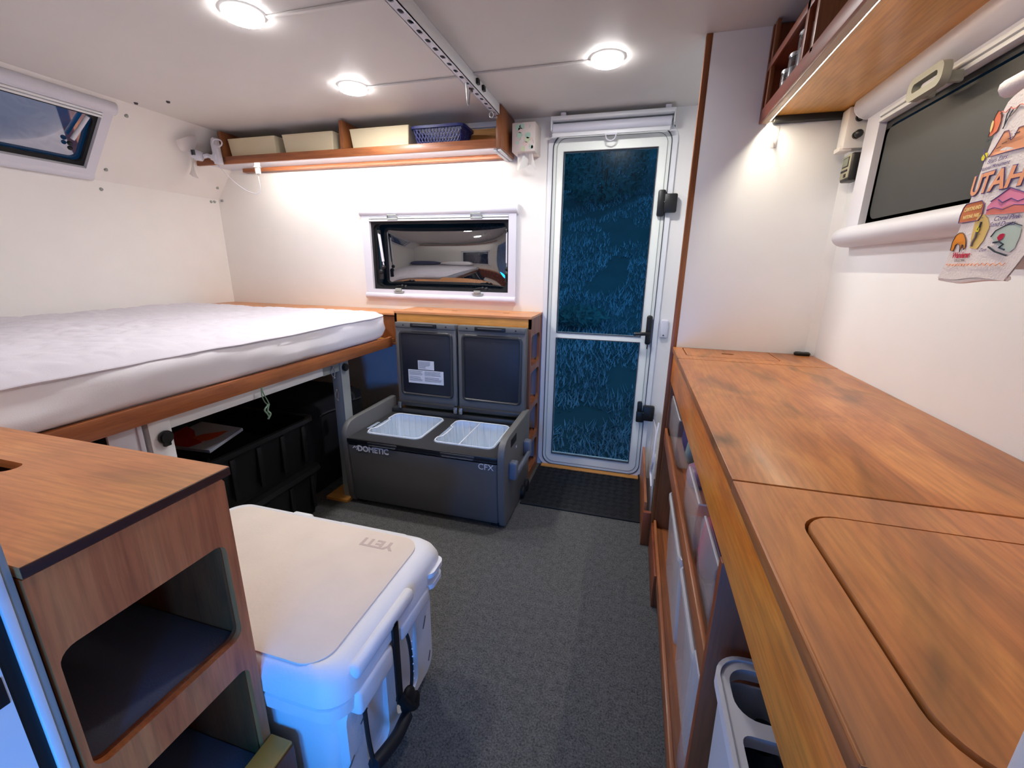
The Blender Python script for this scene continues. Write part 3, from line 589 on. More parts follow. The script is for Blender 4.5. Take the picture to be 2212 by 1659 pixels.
b = MB(); b.box((-2.726, BW-0.006, 1.590), (-2.706, BW, 1.604), 0.002); tag(b.build('corner_clip', M['metal']), 'tiny metal clip in the back left corner beside the screw caps', 'clip')

# ------------------------------------------------------------------ clip fan and its cable
t = thing('clip_fan', 'small white clip fan with translucent blades clamped to the left end of the overhead shelf', 'fan', (-2.42, 2.13, 1.80))
H = Vector((-2.520, 2.13, 1.797)); ax = Vector((-0.80, -0.50, 0.18)).normalized()
b = MB(); b.cyl(H-ax*0.03, H+ax*0.012, 0.026, 0.030, n=20, bev=0.004); b.ball(H+ax*0.012, 0.024, 12); b.build('motor_housing', M['white'], t)
e1 = ax.cross(Vector((0, 0, 1))).normalized(); e2 = e1.cross(ax)
for k, a0 in enumerate((2.35, 4.75, 6.75)):
    def bl(u, v, a0=a0):
        r = 0.016+0.108*u; w = (0.40+0.75*math.sin(PI*min(1, u*0.9+0.12))**0.8)*(v-0.5)*1.35; a = a0+w+0.25*u
        return H + ax*(0.022+0.050*(v-0.5)*(0.4+u)) + e1*r*math.cos(a) + e2*r*math.sin(a)
    b = MB(); b.grid(bl, 10, 8); b.build('fan_blade', M['fanblade'], t)
b = MB(); b.tube(ctrl([H-ax*0.03, (-2.48, 2.165, 1.80), (-2.44, 2.165, 1.79), (-2.41, 2.15, 1.80)]), 0.012, 8); b.box((-2.44, 2.14, 1.770), (-2.40, 2.19, 1.80), 0.006); b.build('bracket', M['white'], t)
b = MB(); b.prism([(-2.425, 1.750), (-2.385, 1.750), (-2.395, 1.880), (-2.408, 1.892), (-2.425, 1.885), (-2.432, 1.86)], 'Y', 2.150, 2.180, bev=0.004); b.build('clamp', M['white'], t)
b = MB(); b.tube(ctrl([(-2.410, 2.145, 1.855), (-2.38, 2.135, 1.872), (-2.345, 2.14, 1.868), (-2.335, 2.14, 1.850), (-2.36, 2.14, 1.835), (-2.40, 2.145, 1.85)]), 0.004, 6); b.build('coiled_cord', M['white'], t)
for k in range(2): b = MB(); b.box((-2.522+k*0.014, 2.097, 1.792), (-2.515+k*0.014, 2.106, 1.818)); b.build('vent_slot', M['seal'], t)
b = MB(); b.tube(ctrl([(-2.455, 2.16, 1.785), (-2.425, 2.19, 1.735), (-2.385, 2.22, 1.675), (-2.34, 2.25, 1.630), (-2.29, 2.26, 1.608), (-2.245, 2.26, 1.604), (-2.225, 2.26, 1.63), (-2.218, 2.25, 1.68), (-2.216, 2.25, 1.702)]), 0.0022, 6)
tag(b.build('fan_cable', M['white']), 'thin white cable looping from the clip fan to the plug under the shelf', 'cable')
t = thing('usb_plug', 'small white plug in a grey collar under the left end of the overhead shelf', 'plug', (-2.215, 2.25, 1.774))
b = MB(); b.box((-2.228, 2.24, 1.708), (-2.204, 2.262, 1.775), 0.005); b.build('plug_body', M['white'], t)
b = MB(); b.tube([(-2.216+0.017*math.cos(a), 2.251+0.016*math.sin(a), 1.745) for a in [k*PI/8 for k in range(16)]], 0.004, 6, closed=True); b.cyl((-2.216, 2.251, 1.708), (-2.216, 2.251, 1.694), 0.006, 0.003, n=8); b.build('collar', M['greyp'], t)

# ------------------------------------------------------------------ slim cabinets along the back wall
t = thing('slim_cabinet', 'slim wooden cabinet with two lift-off lids standing behind the open fridge', 'cabinet', (-0.90, 2.285, 0))
X0, X1, Y0 = -1.300, -0.505, 2.150
for x0, x1 in ((X0-0.001, -0.955), (-0.953, X1+0.001)):
    hs = [rrect(-1.165, -1.125, 2.28, 2.30, 0.009, 3), rrect(-1.01, -0.97, 2.28, 2.30, 0.009, 3)] if x0 < -1 else [rrect(-0.70, -0.66, 2.28, 2.30, 0.009, 3)]
    b = MB(); b.plate([(x0, Y0-0.004), (x1, Y0-0.004), (x1, BW-0.002), (x0, BW-0.002)], hs, 'Z', 0.938, 0.949); b.build('lid', M['cabtop'], t)
b = MB(); b.box((X0, Y0, 0.885), (X1-0.0, Y0+0.014, 0.938)); b.build('front_rail', M['ply'], t)
b = MB(); b.box((X0, Y0+0.002, 0.0), (X1-0.015, Y0+0.014, 0.885)); b.build('front_panel', M['ply'], t)
sh = [rrect(2.172, 2.375, z0, z1, 0.03, 4) for z0, z1 in ((0.68, 0.845), (0.455, 0.645), (0.24, 0.425), (0.05, 0.21))]
b = MB(); b.plate([(Y0, 0), (BW-0.002, 0), (BW-0.002, 0.937), (Y0, 0.937)], sh, 'X', X1-0.014, X1); b.build('side_panel', M['brownz'], t)
b = MB(); b.box((X0, Y0, 0), (X0+0.014, BW-0.002, 0.937)); b.build('side_panel', M['brownz'], t)
for z in (0.662, 0.438, 0.222, 0.03): b = MB(); b.box((X0+0.014, Y0+0.014, z), (X1-0.014, BW-0.003, z+0.012)); b.build('shelf', M['brownx'], t)
t = thing('bedside_cabinet', 'low wooden cabinet along the back wall behind the head of the mattress', 'cabinet', (-2.0, 2.3, 0.6))
b = MB(); b.box((LW+0.002, 2.190, 0.917), (X0-0.008, BW-0.002, 0.930), 0.003); b.build('top', M['cabtop'], t)
b = MB(); b.box((LW+0.002, 2.200, 0.760), (X0-0.030, 2.214, 0.912)); b.build('front_panel', M['brownz'], t)
b = MB(); b.box((X0-0.026, 2.196, 0.76), (X0-0.010, BW-0.003, 0.915)); b.build('side_panel', M['brownz'], t)
b = MB(); b.box((LW+0.002, 2.200, 0.745), (X0-0.010, BW-0.003, 0.760)); b.build('base_board', M['brownx'], t)

# ------------------------------------------------------------------ open dual-zone fridge
t = thing('portable_fridge', 'large charcoal dual-zone portable fridge standing on the floor with both lids open', 'fridge', (-0.915, 1.89, 0))
FZ = 0.372
b = MB(); b.loft([[(x, y, z) for x, y in rrect(-1.306+i, -0.528-i, yf, 2.125, 0.012, 3)] for z, i, yf in ((0.022, 0.004, 1.688), (0.045, 0, 1.672), (0.20, 0, 1.664), (0.318, 0, 1.658), (0.340, 0, 1.657))], cap1=False); b.build('shell', M['darkm'], t)
op = [rrect(-1.268, -0.957, 1.742, 2.062, 0.035, 4), rrect(-0.893, -0.576, 1.742, 2.062, 0.035, 4)]
b = MB(); b.plate(rrect(-1.306, -0.528, 1.658, 2.125, 0.008, 2), op, 'Z', 0.345, FZ); b.build('top_deck', M['deck'], t)
b = MB(); b.box((-1.306, 1.654, 0.352), (-0.528, 1.664, 0.374), 0.003); b.build('front_band', M['black'], t)
for x0, x1 in ((-1.19, -1.03), (-0.805, -0.635)):
    b = MB(); b.box((x0, 1.6505, 0.3535), (x1, 1.664, 0.3685), 0.003); b.build('latch_recess', M['deck'], t)
    b = MB(); b.box((x0+0.008, 1.6490, 0.349), (x1-0.006, 1.653, 0.355), 0.002); b.build('latch_strip', M['darkm'], t)
for k, hh in enumerate(op):
    xs = [p[0] for p in hh]; x0, x1 = min(xs), max(xs)
    b = MB(); b.rloft([(FZ-0.003, x0, x1, 1.742, 2.062, 0.035), (0.09, x0+0.012, x1-0.012, 1.755, 2.05, 0.04), (0.075, x0+0.03, x1-0.03, 1.772, 2.03, 0.04)], cap0=False, cap1=True, n=4); ln = b.build('liner', M['liner'], t)
for k in range(2):
    xl = (-1.340, -0.528)[k]; xr = xl+0.033
    pts = [(1.690, 0.012), (1.672, 0.05), (1.662, 0.20), (1.655, 0.33), (1.654, 0.37), (1.660, 0.405), (1.676, 0.430), (1.70, 0.446), (1.74, 0.452), (2.125, 0.458), (2.135, 0.448), (2.135, 0.02), (2.12, 0.008), (1.72, 0.008)]
    b = MB(); b.prism(pts, 'X', xl, xr, bev=0.006); ep = b.build('end_panel', M['darkm'], t)
b = MB(); b.box((-0.499, 1.760, 0.385), (-0.4935, 1.86, 0.425), 0.004); b.box((-0.5295, 1.760, 0.385), (-0.526, 1.86, 0.425), 0.002); b.build('grip_slot', M['blackr'], t)
b = MB()
for y in (1.752, 2.02): b.box((-0.497, y-0.022, 0.235), (-0.458, y+0.022, 0.325), 0.010, 3)
b.box((-0.474, 1.752, 0.240), (-0.458, 2.02, 0.272), 0.006); b.build('carry_handle', plain('steel_blue_handle', (112, 118, 132), 0.4), t)
for y in (1.99, 2.06): 
    b = MB(); b.cyl((-0.50, y, 0.036), (-0.478, y, 0.036), 0.035, n=20, bev=0.004); b.build('wheel', M['blackr'], t)
for x in (-1.30, -0.57): b = MB(); b.box((x, 1.70, 0.001), (x+0.04, 2.1, 0.022)); b.build('foot_bar', M['blackr'], t)
LIDS = ((-1.268, -0.903), (-0.893, -0.515))
for k, (x0, x1) in enumerate(LIDS):
    b = MB(); b.box((x0, 2.095, 0.435), (x1, 2.144, 0.895), 0.008, 3); l = b.build('fridge_lid', M['darkm'], t)
    b = MB(); b.box((x0+0.004, 2.089, 0.868), (x1-0.004, 2.100, 0.896), 0.003); b.build('lid_edge_band', M['darkm'], l)
    b = MB(); b.box((x0+0.10, 2.080, 0.872), (x1-0.11, 2.098, 0.894), 0.004); b.build('lid_latch', M['black'], l)
    b = MB(); b.box((x0+0.118, 2.077, 0.882), (x1-0.128, 2.082, 0.888), 0.002); b.build('latch_bar', M['metal'] if 0 else M['seal'], l)
    xm = [p for p in rrect(x0+0.030, x1-0.028, 0.488, 0.842, 0.018, 4)]
    b = MB(); b.tube([(u, 2.094, v) for u, v in xm], 0.0085, 8, closed=True); b.build('lid_gasket', M['deck'], l)
    b = MB(); b.box((x0+0.036, 2.092, 0.494), (x1-0.034, 2.0965, 0.836), 0.002); b.build('lid_lining', M['lidin'], l)
    for x in (x0+0.055, x1-0.055): b = MB(); b.cyl((x, 2.0885, 0.882), (x, 2.0865, 0.882), 0.004, n=10); b.build('screw', M['black'], l)
    b = MB(); b.box((x0+0.01, 2.075, 0.420), (x1-0.01, 2.098, 0.445), 0.005); b.build('hinge_bar', M['deck'], l)
for x in (-1.260, -0.915, -0.884): b = MB(); b.box((x, 2.066, 0.405), (x+0.020, 2.084, 0.440), 0.003); b.build('hinge_clip', M['metal'], t)
b = MB(); b.box((-1.306, 2.075, 0.37), (-0.528, 2.13, 0.402), 0.008); b.build('hinge_ridge', M['deck'], t)
# inside light window
b = MB(); b.box((-1.2905, 1.80, 0.3722), (-1.272, 1.90, 0.3735), 0.0005); b.build('inner_light_window', plain('pale_window', (150, 165, 185), 0.3), t)
# stickers
b = MB(); b.box((-1.134, 2.0908, 0.637), (-1.036, 2.0918, 0.688)); st = b.build('rating_sticker', M['paper'], t)
b = MB(); b.box((-1.196, 2.0904, 0.556), (-0.980, 2.0914, 0.633)); st2 = b.build('warning_sticker', M['paper'], t)
b = MB()
for k in range(9):
    z = 0.681-k*0.0046; b.box((-1.130, 2.0904, z), (-1.050-0.02*random.random()-(0.02 if k > 5 else 0), 2.0909, z+0.0016))
b.build('fine_print', M['ink'], st)
b = MB()
for k in range(12):
    z = 0.626-k*0.0056
    if k % 6 == 5: continue
    b.box((-1.190, 2.0900, z), (-1.105-0.02*random.random(), 2.0905, z+0.0018)); b.box((-1.095, 2.0900, z), (-0.990-0.02*random.random(), 2.0905, z+0.0018))
b.build('fine_print', M['ink'], st2)
TF = Matrix(((1, 0, 0, 0), (0, 0, -1, 1.6567), (0, 1, 0, 0), (0, 0, 0, 1)))
text('brand_lettering', 'DOMETIC', 0.0400, M['print'], Matrix.Translation((-1.163, -0.0006, 0.3265)) @ TF, t, bold=0.0014, sx=0.98)
text('model_lettering', 'CFX', 0.0400, M['print'], Matrix.Translation((-0.582, -0.0006, 0.3225)) @ TF, t)
b = MB()
def chev(pts, y=1.6562): b.prism(pts, 'Y', y-0.0006, y+0.0004)
cx, cz = -1.262, 0.3285
chev([(cx-0.016, cz-0.004), (cx-0.006, cz+0.009), (cx-0.001, cz+0.009), (cx+0.006, cz-0.001), (cx+0.001, cz-0.001), (cx-0.0035, cz+0.004), (cx-0.009, cz-0.004)])
chev([(cx+0.004, cz+0.010), (cx+0.009, cz+0.010), (cx+0.018, cz), (cx+0.009, cz-0.011), (cx+0.004, cz-0.011), (cx+0.0115, cz)])
b.build('brand_emblem', M['print'], t)
text('side_emblem', 'N', 0.022, M['print'], Matrix(((0, 0, 1, -0.4945), (1, 0, 0, 1.86), (0, 1, 0, 0.350), (0, 0, 0, 1))), t)
# wire baskets in the fridge
for k, (x0, x1) in enumerate(((-1.262, -0.963), (-0.887, -0.582))):
    t = thing('wire_basket', ('white wire basket in the left compartment of the open fridge', 'white wire basket with a divider in the right compartment of the open fridge')[k], 'basket', ((x0+x1)/2, 1.90, 0.08), 'wire baskets in the fridge')
    per = rrect(x0, x1, 1.748, 2.056, 0.032, 4)
    # notch dip in the left side of the rim
    def rim(z): return [(x+(0.018 if (x < x0+0.01 and 1.80 < y < 1.95) else 0), y, z) for x, y in per]
    pp = [p for p in rrect(x0, x1, 1.748, 2.056, 0.032, 4)]
    left = [(x0, 1.99), (x0, 1.965), (x0+0.018, 1.950), (x0+0.022, 1.88), (x0+0.018, 1.82), (x0, 1.805)]
    full = []
    for i, p in enumerate(pp):
        full.append(p)
        if i == 14: full += left
    b = MB(); b.tube([(x, y, FZ+0.003) for x, y in full], 0.0028, 6, closed=True); b.build('rim_wire', M['wire'], t)
    b = MB()
    q = rrect(x0+0.012, x1-0.012, 1.76, 2.044, 0.035, 4)
    def pt(P, s):
        L = [(Vector(P[i]), Vector(P[(i+1) % len(P)])) for i in range(len(P))]; tot = sum((c-a).length for a, c in L); d = s*tot
        for a, c in L:
            l = (c-a).length
            if d <= l: return a.lerp(c, d/l)
            d -= l
        return Vector(P[0])
    for j in range(30):
        a = pt(pp, j/30); c = pt(q, j/30); b.tube([(a.x, a.y, FZ+0.002), (c.x, c.y, 0.10)], 0.0019, 5)
    for j in range(7): yy = 1.79+j*0.04; b.tube([(x0+0.014, yy, 0.10), (x1-0.014, yy, 0.10)], 0.0019, 5)
    b.tube([(x, y, 0.10) for x, y in q], 0.0022, 5, closed=True); b.build('basket_wires', M['wire'], t)
    if k == 1:
        b = MB(); xm = -0.752
        b.tube([(xm, 1.752, FZ+0.001), (xm, 2.052, FZ+0.001)], 0.0028, 6)
        for j in range(9): yy = 1.775+j*0.031; b.tube([(xm, yy, FZ), (xm, yy, 0.105)], 0.0018, 5)
        b.tube([(xm+0.05, 1.752, 0.30), (xm+0.05, 1.86, 0.30)], 0.0022, 5); b.build('divider_wires', M['wire'], t)
b = MB(); b.box((-1.475, 1.665, 0.0005), (-1.345, 2.12, 0.019), 0.002); tag(b.build('base_plank', M['ply']), 'pale plywood plank on the floor at the left foot of the fridge', 'plank')
# mat
t = thing('door_mat', 'black ribbed rubber mat on the carpet in front of the entry door', 'mat', (-0.18, 2.15, 0))
b = MB(); b.box((-0.488, 1.925, 0.0005), (0.118, 2.40, 0.008), 0.003); b.build('mat_base', M['mat'], t)
b = MB()
for i in range(14):
    for j in range(11):
        x = -0.455+i*0.0405; y = 1.955+j*0.041; a = PI/4*(1 if (i+j) % 2 else -1); d = Vector((math.cos(a), math.sin(a), 0))*0.016; c = Vector((x, y, 0.0085))
        for s in (-0.008, 0, 0.008): e = Vector((-d.y, d.x, 0)).normalized()*s; b.tube([c-d+e, c+d+e], 0.0016, 4)
b.build('mat_ribs', M['mat'], t)['kind'] = 'stuff'

# ------------------------------------------------------------------ bed
t = thing('bed_frame', 'raised bed frame with stained wooden rail and white steel beam beneath', 'bed frame', (-2.0, 1.2, 0))
b = MB(); b.box((-1.335, 0.30, 0.748), (-1.315, 2.140, 0.803), 0.002); b.build('side_rail', M['brown'], t)
b = MB(); b.box((-2.742, 0.30, 0.770), (-1.336, 2.19, 0.784)); b.build('bed_base', M['ply'], t)
b = MB(); b.box((-1.380, 0.830, 0.706), (-1.336, 1.575, 0.747), 0.001); b.build('steel_beam', M['alu'], t)
b = MB(); b.box((-1.3355, 0.826, 0.02), (-1.328, 0.888, 0.748), 0.001); b.box((-1.40, 0.826, 0.02), (-1.3355, 0.834, 0.748), 0.001); l1 = b.build('leg', M['alu'], t)
b = MB(); b.cyl((-1.328, 0.862, 0.690), (-1.312, 0.862, 0.690), 0.021, n=12, bev=0.004); b.box((-1.326, 0.852, 0.662), (-1.314, 0.872, 0.69), 0.003); b.build('knob', M['black'], l1)
b = MB(); b.box((-1.340, 0.800, 0.60), (-1.331, 0.812, 0.747), 0.001); b.box((-1.345, 0.73, 0.62), (-1.337, 0.80, 0.747), 0.001); b.build('bracket', M['white'], t)
b = MB(); b.box((-1.345, 1.700, 0.02), (-1.336, 1.758, 0.748), 0.001); b.box((-1.39, 1.700, 0.02), (-1.345, 1.708, 0.748), 0.001); l2 = b.build('leg', M['greyp'], t)
b = MB(); b.cyl((-1.336, 1.722, 0.715), (-1.318, 1.722, 0.715), 0.019, n=12, bev=0.004); b.build('knob', M['black'], l2)
b = MB(); b.cyl((-1.36, 1.762, 0.545), (-1.36, 1.792, 0.545), 0.026, n=12, bev=0.004); b.build('knob', M['black'], l2)
b = MB(); b.box((-1.352, 1.585, 0.700), (-1.346, 1.70, 0.748), 0.001); b.build('gusset', M['greyp'], t)
for (y, z, lb) in ((1.645, 0.705, 'steel retaining clip hanging at the top of the far bed leg'), (1.655, 0.590, 'steel ring clip hanging halfway down the far bed leg')):
    b = MB(); b.tube([(-1.338, y+0.012*math.cos(a), z+0.020*math.sin(a)) for a in [k*PI/5 for k in range(10)]], 0.0022, 6, closed=True); b.ball((-1.338, y, z+0.026), 0.005, 8); b.ball((-1.338, y+0.004, z-0.026), 0.005, 8)
    tag(b.build('retaining_clip', M['metal']), lb, 'clip')
b = MB(); b.tube(ctrl([(-1.311, 1.212, 0.750), (-1.312, 1.222, 0.72), (-1.312, 1.235, 0.690), (-1.312, 1.238, 0.675), (-1.312, 1.222, 0.69), (-1.312, 1.212, 0.72), (-1.311, 1.214, 0.752)]), 0.0022, 5)
b.tube(ctrl([(-1.312, 1.236, 0.680), (-1.312, 1.228, 0.655), (-1.310, 1.236, 0.640), (-1.312, 1.224, 0.622)]), 0.0038, 6); b.tube(ctrl([(-1.312, 1.232, 0.678), (-1.312, 1.215, 0.662), (-1.310, 1.222, 0.645), (-1.312, 1.230, 0.63)]), 0.003, 6)
tag(b.build('knotted_cord', plain('green_cord', (120, 150, 130), 0.9)), 'short knotted greenish cord hanging from the bed rail', 'cord')

t = thing('mattress', 'thick white mattress in a quilted cover lying on the bed frame', 'mattress', (-2.0, 1.2, 0.784))
MX0, MX1, MY0, MY1 = -2.735, -1.318, 0.262, 2.125
def mring(z, ins, wob=0.0):
    P = rrect(MX0+ins, MX1-ins, MY0+ins, MY1-ins, 0.085, 7); out = []
    # resample edges for wrinkles
    Q = []
    for i in range(len(P)):
        a = Vector(P[i]); c = Vector(P[(i+1) % len(P)]); n = max(1, int((c-a).length/0.04))
        for k in range(n): Q.append(a.lerp(c, k/n))
    cen = Vector(((MX0+MX1)/2, (MY0+MY1)/2))
    for q in Q:
        w = wob*noise.noise(Vector((q.x*3, q.y*3.3, z*9)))
        d = Vector((1 if q.x > MX1-0.12 else 0, 0)); out.append((min(q.x+d.x*w, -1.296), q.y, z+0.006*noise.noise(Vector((q.x*2.5, q.y*2.5, 7)))*(1 if z > 0.9 else 0)))
    return out
lv = ((0.7855, 0.036, 0.0), (0.803, 0.024, 0.003), (0.810, 0.008, 0.010), (0.826, 0.001, 0.018), (0.855, -0.004, 0.014), (0.890, -0.003, 0.010), (0.915, 0.001, 0.006), (0.924, 0.007, 0.004))
b = MB(); n0 = len(mring(0.8, 0.01))
rings = []
for z, i, w in lv:
    P = rrect(MX0+i, MX1-i, MY0+i, MY1-i, 0.085, 7); Q = []
    P0 = rrect(MX0, MX1, MY0, MY1, 0.085, 7)
    for k in range(len(P)):
        nn = max(1, int((Vector(P0[k])-Vector(P0[(k+1) % len(P0)])).length/0.035)); a = Vector(P[k]); c = Vector(P[(k+1) % len(P)])
        for j in range(nn): Q.append(a.lerp(c, j/nn))
    ring = []
    for q in Q:
        ww = w*noise.noise(Vector((q.y*3.2+z*6, q.x*3, z*14))) + 0.4*w*noise.noise(Vector((q.y*11-z*30, q.x*9, z*25)))
        if q.x > MX1-0.12: q = Vector((q.x+ww, q.y))
        ring.append((q.x, q.y, z+0.006*noise.noise(Vector((q.x*2.5, q.y*2.5, 7)))*max(0, (z-0.86)/0.06)))
    rings.append(ring)
b.loft(rings); b.build('fitted_side', M['sheet'], t, ang=80)
def mtop(u, v):
    x = MX0+0.004+(MX1-MX0-0.008)*u; y = MY0+0.004+(MY1-MY0-0.008)*v
    # pull the grid corners in to the rounded outline
    r = 0.085; cx = min(max(x, MX0+r), MX1-r); cy = min(max(y, MY0+r), MY1-r); dx, dy = x-cx, y-cy
    if dx and dy:
        m = max(abs(dx), abs(dy)); l = math.hypot(dx, dy); s = m/l; x = cx+dx*s; y = cy+dy*s
        e = r-m
    else: e = min(x-MX0, MX1-x, y-MY0, MY1-y)
    e = max(e, 0)
    z = 0.921+0.032*(1-math.exp(-e/0.045))
    c = noise.cell_vector(Vector((0, 0, 0)))
    p = Vector((x*14+0.35*noise.noise(Vector((x*7, y*7, 1))), y*14, 0))
    dd, _ = noise.voronoi(p); puff = min(0.35, dd[1]-dd[0])
    z += (0.006*puff/0.35+0.006*noise.noise(Vector((x*4, y*4, 2)))+0.004*noise.noise(Vector((x*16, y*16, 5))))*min(1, e/0.04)
    z += 0.006*noise.noise(Vector((x*2.5, y*2.5, 7)))
    return (x, y, z)
b = MB(); b.grid(mtop, 150, 200); b.build('quilted_top', M['quilt'], t, ang=80)
P = [(x, y) for x, y in rrect(MX0+0.002, MX1-0.003, MY0+0.002, MY1-0.002, 0.085, 7)]
Q = []
for k in range(len(P)):
    a = Vector(P[k]); c = Vector(P[(k+1) % len(P)]); nn = max(1, int((c-a).length/0.03))
    for j in range(nn): q = a.lerp(c, j/nn); Q.append((q.x+0.003*noise.noise(Vector((q.x*12, q.y*12, 0))), q.y, 0.9225+0.006*noise.noise(Vector((q.x*2.5, q.y*2.5, 7)))+0.003*noise.noise(Vector((q.x*9, q.y*9, 3)))))
b = MB(); b.tube(Q, 0.0045, 6, closed=True); b.build('piping', M['quilt'], t)
for i, (x, y, a, lb, m) in enumerate(((-1.76, 0.40, 0.1, 'white pillow on the mattress against the front wall', 'sheet'), (-2.40, 0.42, -0.1, 'slate blue pillow on the mattress against the front wall', 'blue'))):
    def pf(u, v, s=1, x=x, y=y):
        uu, vv = 2*u-1, 2*v-1; h = 0.09*max(0, (1-uu**4)*(1-vv**4))**0.5
        return (x+0.30*uu*(1-0.06*vv*vv), y+0.14*vv*(1-0.06*uu*uu)+0.02, 1.066+s*h+0.004*noise.noise(Vector((u*6, v*6, i))))
    b = MB(); b.grid(lambda u, v: pf(u, v, 1), 24, 16); b.grid(lambda u, v: pf(u, v, -1), 24, 16); bmesh.ops.remove_doubles(b.bm, verts=b.bm.verts[:], dist=0.004)
    tag(b.build('pillow', M['sheet'] if m == 'sheet' else plain('slate_blue_pillowcase', (70, 76, 110), 0.9), ang=80), lb, 'pillow')

# ------------------------------------------------------------------ storage under the bed
def tote(name, x0, x1, y0, y1, z0, z1, lb, open_=True):
    t = thing(name, lb, 'storage box', ((x0+x1)/2, (y0+y1)/2, z0))
    if open_:
        b = MB(); b.rloft([(z0, x0+0.03, x1-0.03, y0+0.03, y1-0.03, 0.03), (z1, x0+0.008, x1-0.008, y0+0.008, y1-0.008, 0.035), (z1, x0+0.014, x1-0.014, y0+0.014, y1-0.014, 0.03), (z0+0.01, x0+0.036, x1-0.036, y0+0.036, y1-0.036, 0.025)])
    else:
        b = MB(); b.rloft([(z0, x0+0.03, x1-0.03, y0+0.03, y1-0.03, 0.03), (z1-0.012, x0+0.008, x1-0.008, y0+0.008, y1-0.008, 0.035)])
    b.build('tote_body', M['black'], t)
    if open_:
        b = MB(); b.plate(rrect(x0-0.008, x1+0.008, y0-0.008, y1+0.008, 0.04), [rrect(x0+0.008, x1-0.008, y0+0.008, y1-0.008, 0.034)], 'Z', z1-0.016, z1+0.002); b.build('rim', M['black'], t)
    else:
        b = MB(); b.rloft([(z1-0.012, x0-0.006, x1+0.006, y0-0.006, y1+0.006, 0.04), (z1+0.008, x0, x1, y0, y1, 0.04), (z1+0.012, x0+0.02, x1-0.02, y0+0.02, y1-0.02, 0.03)]); b.build('lid', M['black'], t)
    for k in range(5):
        y = y0+(y1-y0)*(k+0.5)/5; b = MB(); b.box((x1-0.016, y-0.012, z0+0.04), (x1-0.004, y+0.012, z1-0.03), 0.004); b.build('rib', M['black'], t)
    return t
tote('storage_tote', -2.05, -1.425, 0.96, 1.58, 0.255, 0.50, 'open black storage tote on top of the other, under the bed')
tote('storage_tote', -2.05, -1.42, 0.94, 1.60, 0.001, 0.24, 'closed black storage tote on the floor, under the open one', False)
t = thing('fabric_bin', 'dark soft fabric bag standing under the bed between the tote and the fridge', 'bag', (-1.75, 1.90, 0))
b = MB(); b.rloft([(0.001, -2.2, -1.56, 1.66, 2.12, 0.05), (0.25, -2.22, -1.52, 1.65, 2.13, 0.06), (0.47, -2.2, -1.52, 1.67, 2.12, 0.07), (0.505, -2.15, -1.57, 1.72, 2.08, 0.06)], n=6)
for v in b.bm.verts: v.co += Vector((0.012, 0.01, 0.012))*noise.noise(v.co*5) if v.co.z > 0.02 else Vector((0, 0, 0))
b.build('bag_body', plain('dark_navy_cloth', (26, 27, 36), 0.9, bump=0.3, bscale=200), t, ang=80)
b = MB(); b.tube([(-1.512, 1.72+0.36*k/10, 0.44+0.004*math.sin(k)) for k in range(11)], 0.005, 6); b.build('bag_piping', M['seal'], t)
# things in the open tote
def sheet3(pts, th):
    b = MB(); n = len(pts); up = Vector((0.0, -0.15, 1)).normalized()*th
    b.loft([[Vector(p) for p in pts], [Vector(p)+up for p in pts]]); return b
t = thing('paper_packet', 'red and white printed packet lying in the open black tote', 'packet', (-1.66, 1.20, 0.45))
b = sheet3([(-1.83, 1.14, 0.475), (-1.50, 1.12, 0.500), (-1.545, 1.31, 0.515), (-1.80, 1.335, 0.505)], 0.012); b.build('packet_body', plain('white_packet', (196, 204, 220), 0.5), t)
b = sheet3([(-1.828, 1.142, 0.4880), (-1.62, 1.130, 0.5040), (-1.60, 1.17, 0.5095), (-1.67, 1.20, 0.5110), (-1.74, 1.25, 0.5120), (-1.82, 1.28, 0.5110)], 0.0015); b.build('red_print', plain('red_print', (186, 40, 36), 0.5), t)
b = sheet3([(-1.68, 1.195, 0.5105), (-1.61, 1.175, 0.5100), (-1.57, 1.22, 0.5120), (-1.547, 1.29, 0.5195), (-1.60, 1.27, 0.5190), (-1.66, 1.225, 0.5150)], 0.0015); b.build('orange_print', plain('orange_print', (206, 84, 44), 0.5), t)
t = thing('black_gadget', 'black plastic gadget with cord lying in the open black tote beside the packet', 'gadget', (-1.60, 1.05, 0.45))
b = MB(); b.box((-1.72, 1.02, 0.41), (-1.60, 1.10, 0.47), 0.012, 3); b.box((-1.60, 1.03, 0.42), (-1.53, 1.09, 0.455), 0.01); b.cyl((-1.56, 1.06, 0.455), (-1.56, 1.06, 0.47), 0.018, n=14, bev=0.003); b.build('gadget_body', plain('soft_black', (30, 30, 34), 0.5), t)
b = MB(); b.tube(ctrl([(-1.53, 1.06, 0.44), (-1.50, 1.09, 0.46), (-1.53, 1.13, 0.47), (-1.60, 1.12, 0.48), (-1.66, 1.10, 0.478)]), 0.004, 6); b.build('cord', M['black'], t)
b = MB(); b.box((-2.0, 1.0, 0.27), (-1.47, 1.54, 0.40), 0.03); tag(b.build('folded_cloth', plain('black_cloth', (14, 14, 18), 0.95)), 'black folded cloth filling the bottom of the open tote', 'cloth')
